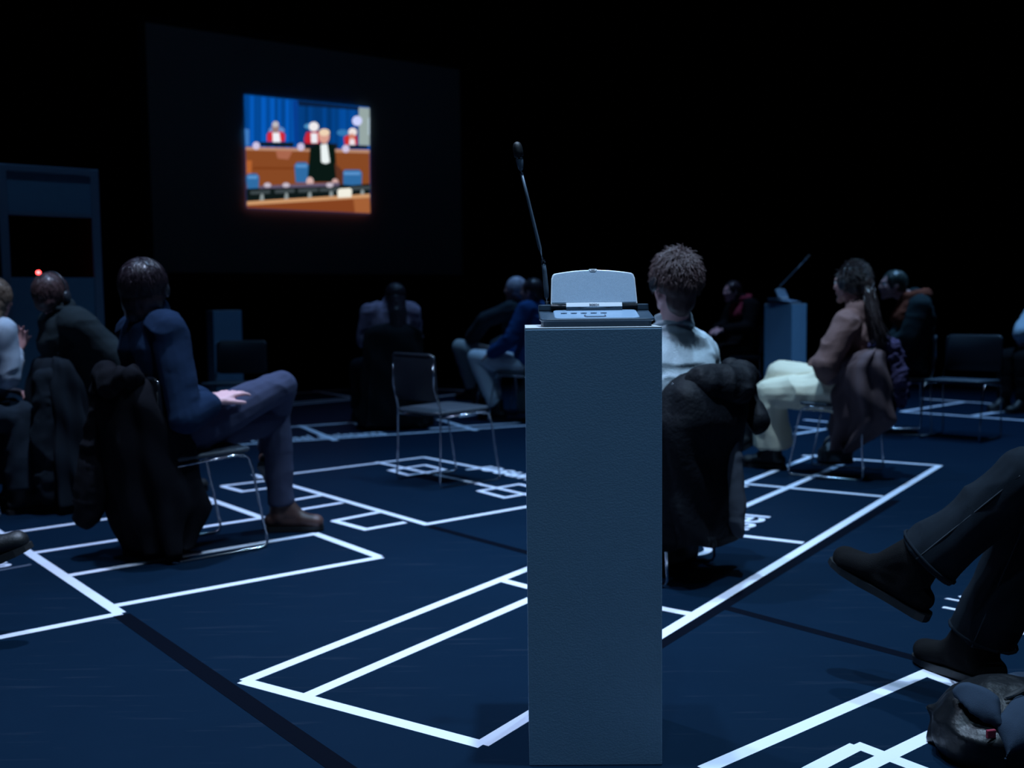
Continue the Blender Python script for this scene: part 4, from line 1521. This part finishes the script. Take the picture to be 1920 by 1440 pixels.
# woman in brown sweater and cream trousers
chair(2.03, 6.48, (-.829, .56), 'chrome chair under the person in cream trousers, brown coat on its back')
pts9 = [W3(1630, 552, 6.28), W3(1640, 600, 6.22), W3(1655, 642, 6.2)]
person((2.03, 6.48), (-.829, .56), 'person with dark ponytail and headset in brown sweater and wide cream trousers', dict(
    vox=.007, seed=16, eyes=True, look=(.30, .95, -.04), skin=M_SKIN, lift=.02,
    w=dict(head=W3(1594, 531, 6.42), neck=W3(1606, 586, 6.36), knR=np.array([1.743, 6.70, .60]), anR=W3(1418, 798, 6.86), anL=np.array([1.69, 6.70, .102]),
           elL=W3(1546, 684, 6.18), wrL=W3(1560, 712, 6.42), shL=W3(1582, 612, 6.24)),
    j=dict(knL=(-.08, .40, .495), shR=(.165, -.12, 1.0), chest=(0, -.11, .88), waist=(0, -.10, .70)),
    handL=(np.array([.5, .6, .2]), np.array([-.2, .3, -1.]), .4), footL=(-.15, 1, 0), footR=np.array([-.75, .35, -.55]),
    top=('sweater', T_BROWN, .024, .013), trousers=('cream_trousers', T_CREAM, .026, .020, 'wide cream trousers'), hemL=.118, hemR=.075, hemlen=.86, fold_scale=(7, 7, 5),
    shoes=(S_BLACK, .08, .026), hair=('tail', H_BROWN, pts9), nstr=500, extra=headphones))
drape('coat', 'mauve-brown coat hanging in points from the chair of the person in cream trousers', (2.03, 6.48), (-.829, .56),
      [(.80, -.06, .27, .19, .06), (.70, -.10, .22, .20, .12), (.52, -.10, .19, .19, .17), (.36, -.10, .19, .16, .17), (.25, -.10, .12, .10, .11), (.16, -.10, .065, .05, .035)],
      T_COAT9, nf=6, amp=.034, seed=17,
      extras=[('dark_tail', [tcap((-.05, .32, .50), .07, (-.03, .26, .34), .07), tcap((-.03, .26, .34), .07, (-.04, .17, .21), .02)], cloth('dark_coat_lining', (.016, .013, .018))),
              ('sleeve', [tcap((-.22, .13, .70), .05, (-.24, .05, .62), .05), tcap((-.2, .2, .74), .045, (-.22, .13, .70), .05)], T_COAT9)])
o9 = np.array([2.03, 6.48, 0])
f9 = unit([-.829, .56, 0])
r9 = np.array([f9[1], -f9[0], 0])
sp = [o9 + r9 * a - f9 * b + np.array([0, 0, z]) for a, b, z in ((-.10, .24, .80), (-.08, .30, .835), (-.06, .36, .80), (-.05, .40, .70), (-.06, .42, .60), (-.04, .41, .50), (-.03, .39, .43))]
me = remesh([tube([q + f9 * .02 for q in sp], [.04, .05, .054, .052, .05, .05, .03], 16)], .008, 3)
folds(me, .018, (28, 28, 28), 5)
s_ = link_mesh('scarf', me, T_PURPLE)
tag(s_, 'purple fluffy knitted scarf hanging over the brown coat on the chair back', 'scarf')


# small bags on the floor
def soft_bag(name, c, size, rz, label, material, seed):
    R = rotz(rz)
    P = [ellipsoid(np.array([0, 0, size[2] * .42]), R.T, (size[0] / 2, size[1] / 2, size[2] * .45)),
         box((0, 0, size[2] * .30), (size[0] * .85, size[1] * .75, size[2] * .52), R)]
    me = remesh(P, .009, 6)
    folds(me, .012, (12, 12, 12), seed)
    n = len(me.vertices)
    co = np.empty(n * 3)
    me.vertices.foreach_get('co', co)
    co = co.reshape(-1, 3)
    co[:, 2] = np.maximum(co[:, 2], .002)
    me.vertices.foreach_set('co', co.ravel())
    o = link_mesh(name, me, material, None, (c[0], c[1], 0))
    tag(o, label, 'bag')
    pts = [R @ np.array([size[0] * .36 * math.cos(a), 0, size[2] * .74 + size[2] * .35 * math.sin(a)]) for a in np.linspace(0, math.pi, 14)]
    obj('handle', [tube(pts, .009, 8)], material, o, smooth=True)
    return o


soft_bag('handbag', fl(1566, 868)[:2], (.24, .16, .17), .3, 'small black bag on the floor under the chair of the person in cream trousers', S_BLACK, 4)
soft_bag('handbag', (.66, 4.30), (.26, .18, .22), .9, 'black bag on the floor under the white-sweatered person\'s chair', S_BLACK, 8)


# people beyond
def face_scarf(m, w=.05):
    def fn(o, J, HL, hax, base):
        ring = []
        rg = unit(J['shR'] - J['shL'])
        fw = np.cross(np.array([0, 0, 1.]), rg)
        for k in range(25):
            a = 2 * math.pi * k / 24
            ring.append(J['neck'] + rg * math.cos(a) * .085 + fw * math.sin(a) * .085 + np.array([0, 0, .02 - .02 * math.sin(a)]))
        P = [tube(ring, w * .75, 10, False)]
        fr = fw * (.13)
        if (J['knL'] - J['pelvis']) @ fw < 0:
            fr = -fr
        P += [tcap(J['neck'] + fr * .6, w * .8, J['chest'] + fr * 1.12, w * .9), tcap(J['neck'] - rg * .075 + fr * .1, w * .85, J['chest'] + fr * 1.0 - rg * .09, w * 1.05)]
        me = remesh(P, .009, 3)
        folds(me, .01, (15, 15, 15), 2)
        link_mesh('scarf', me, m, o)
    return fn


chair(2.55, 12.0, (-.9, -.4), 'chrome chair under the distant person with red scarf, left of the far plinth')
person((2.55, 12.0), (-.9, -.4), 'person in black with red and white scarf, facing left, just left of the far plinth', dict(
    vox=.010, seed=20, eyes=True, look=(0, 1, -.05), w=dict(head=W3(1372, 546, 12.0), wrL=W3(1352, 620, 11.65), wrR=W3(1344, 618, 11.85)), skin=M_SKIN2, sleeveL=.8, sleeveR=.8, top=('jacket', T_BLACK, .026, .008), trousers=('trousers', T_BLACK, .01, .006),
    shoes=(S_BLACK, .05, .024), hair=('bob', H_DARK), nstr=120, extra=face_scarf(T_RED, .048)))
chair(3.14, 8.45, (-.97, .2), 'chrome chair under the person with orange scarf')
person((3.14, 8.45), (-.97, .2), 'person with orange scarf and dull dark hair, behind the ponytailed person', dict(
    vox=.010, seed=22, eyes=True, look=(-.15, 1, 0), w=dict(head=W3(1674, 534, 8.45)), top=('jacket', cloth('dark_teal_jacket', (.012, .022, .026)), .03, .01),
    trousers=('trousers', T_BLACK, .01, .006), shoes=(S_BLACK, .05, .024), hair=('short', H_GREENISH), nstr=200, extra=face_scarf(T_ORANGE, .062)))
chair(5.08, 9.95, (-.93, -.35), 'chrome chair at the right edge under the person in white sleeves')
person((5.08, 9.95), (-.93, -.35), 'person in white sleeves and black trousers, cut off by the right edge', dict(
    vox=.010, seed=24, eyes=True, w=dict(elR=W3(1914, 622, 9.75)), j=dict(elL=(-.24, -.02, .78), wrL=(-.08, .18, .69)), top=('shirt', T_SHIRT, .022, .01),
    trousers=('trousers', T_BLACK, .012, .006), shoes=(S_BLACK, .05, .024), hair=('short', H_DARK), nstr=150))

# nearest boots at right
chair(1.66, 2.58, (-.8, .6), 'chrome chair just beyond the right edge, under the person in black boots')
anR = fl(1833, 1215, .102)
person((1.66, 2.58), (-.8, .6), 'person at right edge showing crossed legs in dark jeans and black suede boots', dict(
    vox=.0065, seed=26, eyes=True, look=(0, 1, 0),
    w=dict(knL=W3(1928, 892, 2.68), anL=W3(1706, 1074, 2.80), knR=W3(1952, 930, 2.78), anR=anR),
    j=dict(wrL=(-.06, .08, .705), wrR=(.06, .10, .67), elL=(-.24, -.12, .77), elR=(.24, -.12, .77)),
    shoe_k=1.08, shaft=.060, hemlenR=.94, footL=W3(1545, 1050, 2.97) - W3(1700, 1142, 2.80), footR=np.array([-.48, .88, 0]), sole_upL=(.0, -.2, 1),
    top=('jacket', T_BLACK, .026, .008), trousers=('jeans', T_DARKJEAN, .008, .009, 'dark jeans with stitched seams'), hem=.088, hemL=.086, hemlen=.86, fold_scale=(10, 10, 7),
    shoes=(S_SUEDE, .085, .022, S_SOLE), laces=True, jean_seams=np.array([-.6, -.8, .35]), hair=('short', H_DARK), nstr=150))

# person beyond the left edge, only the tip of a shoe shows
chair(-2.47, 3.12, (.9, .3), 'chrome chair beyond the left edge, under the person with raised black shoe')
person((-2.47, 3.12), (.9, .3), 'person at left edge showing only the tip of a raised black shoe', dict(
    vox=.009, seed=28, eyes=True, w=dict(knR=np.array([-2.06, 3.23, .68]), anR=np.array([-1.80, 3.33, .325])), footR=np.array([.88, .2, .34]),
    top=('jacket', T_BLACK, .026, .008), trousers=('trousers', T_DARKJEAN, .01, .006), shoes=(S_BLACK, .05, .026), hair=('short', H_DARK), nstr=120))

# black backpack in the right corner
bc = np.array([1.175, 2.43, 0])
R = rotz(.35)
me = remesh([ellipsoid((0, 0, .080), R.T, (.165, .145, .098)), ellipsoid((-.05, -.03, .06), R.T, (.13, .13, .09)), box((0, 0, .05), (.27, .22, .09), R)], .007, 6)
folds(me, .009, (11, 11, 13), 31)
co = np.empty(len(me.vertices) * 3)
me.vertices.foreach_get('co', co)
co = co.reshape(-1, 3)
co[:, 2] = np.maximum(co[:, 2], .002)
me.vertices.foreach_set('co', co.ravel())
bag = link_mesh('backpack', me, mat('black_glossy_nylon', (.004, .005, .007), .42, bump=.25, bscale=40, spec=.35), None, tuple(bc))
tag(bag, 'black glossy backpack with navy flaps and a red tag, in the bottom right corner', 'backpack')
NAVYF = cloth('navy_canvas', (.026, .042, .068), bump=.3, bscale=700)


def B(px, py, Y):
    return at(px, py, Y) - bc


def leaf(name, p, q, width, thick, seed, tip=.5):
    """a loose flap of canvas, from p to q"""
    d = unit(q - p)
    L = np.linalg.norm(q - p)
    nr = unit(np.array([-.15, -.75, .65]) - d * (np.array([-.15, -.75, .65]) @ d))
    sd = np.cross(d, nr)
    rings = []
    for k in np.linspace(0, 1, 12):
        w = width * (math.sin(math.pi * min(1, .18 + k * .62)) ** .8) * (1 if k < .6 else 1 - tip * (k - .6) / .4)
        if k > .9:
            w *= .6
        t = np.arange(18) * 2 * math.pi / 18
        bow = nr * (.022 * math.sin(math.pi * k))
        rings.append(p + d * L * k + bow + np.outer(np.cos(t) * w, sd) + np.outer(np.sin(t) * thick - .25 * width * np.cos(t) ** 2, nr))
    me = remesh([loft(rings)], .005, 5)
    folds(me, .006, (16, 16, 16), seed)
    return link_mesh(name, me, NAVYF, bag)


leaf('navy_flap', B(1800, 1282, 2.40), B(1876, 1362, 2.30), .040, .012, 3)
leaf('navy_flap', B(1930, 1272, 2.50), B(1862, 1322, 2.40), .034, .012, 4)
leaf('navy_flap', B(1935, 1312, 2.34), B(1884, 1425, 2.26), .050, .012, 5, .95)
obj('strap', [tube([B(1862, 1322, 2.38), B(1885, 1310, 2.36), B(1925, 1292, 2.36)], .009, 8)], mat('black_webbing', (.006, .007, .009), .7), bag, smooth=True)
obj('zip', [tube([B(1886, 1310, 2.345), B(1925, 1295, 2.345)], .0025, 6)], M_CHROME, bag, smooth=True)
obj('red_tag', [box(B(1858, 1376, 2.285), (.022, .008, .020), rotz(.2))], T_RED, bag, bevel=.002)
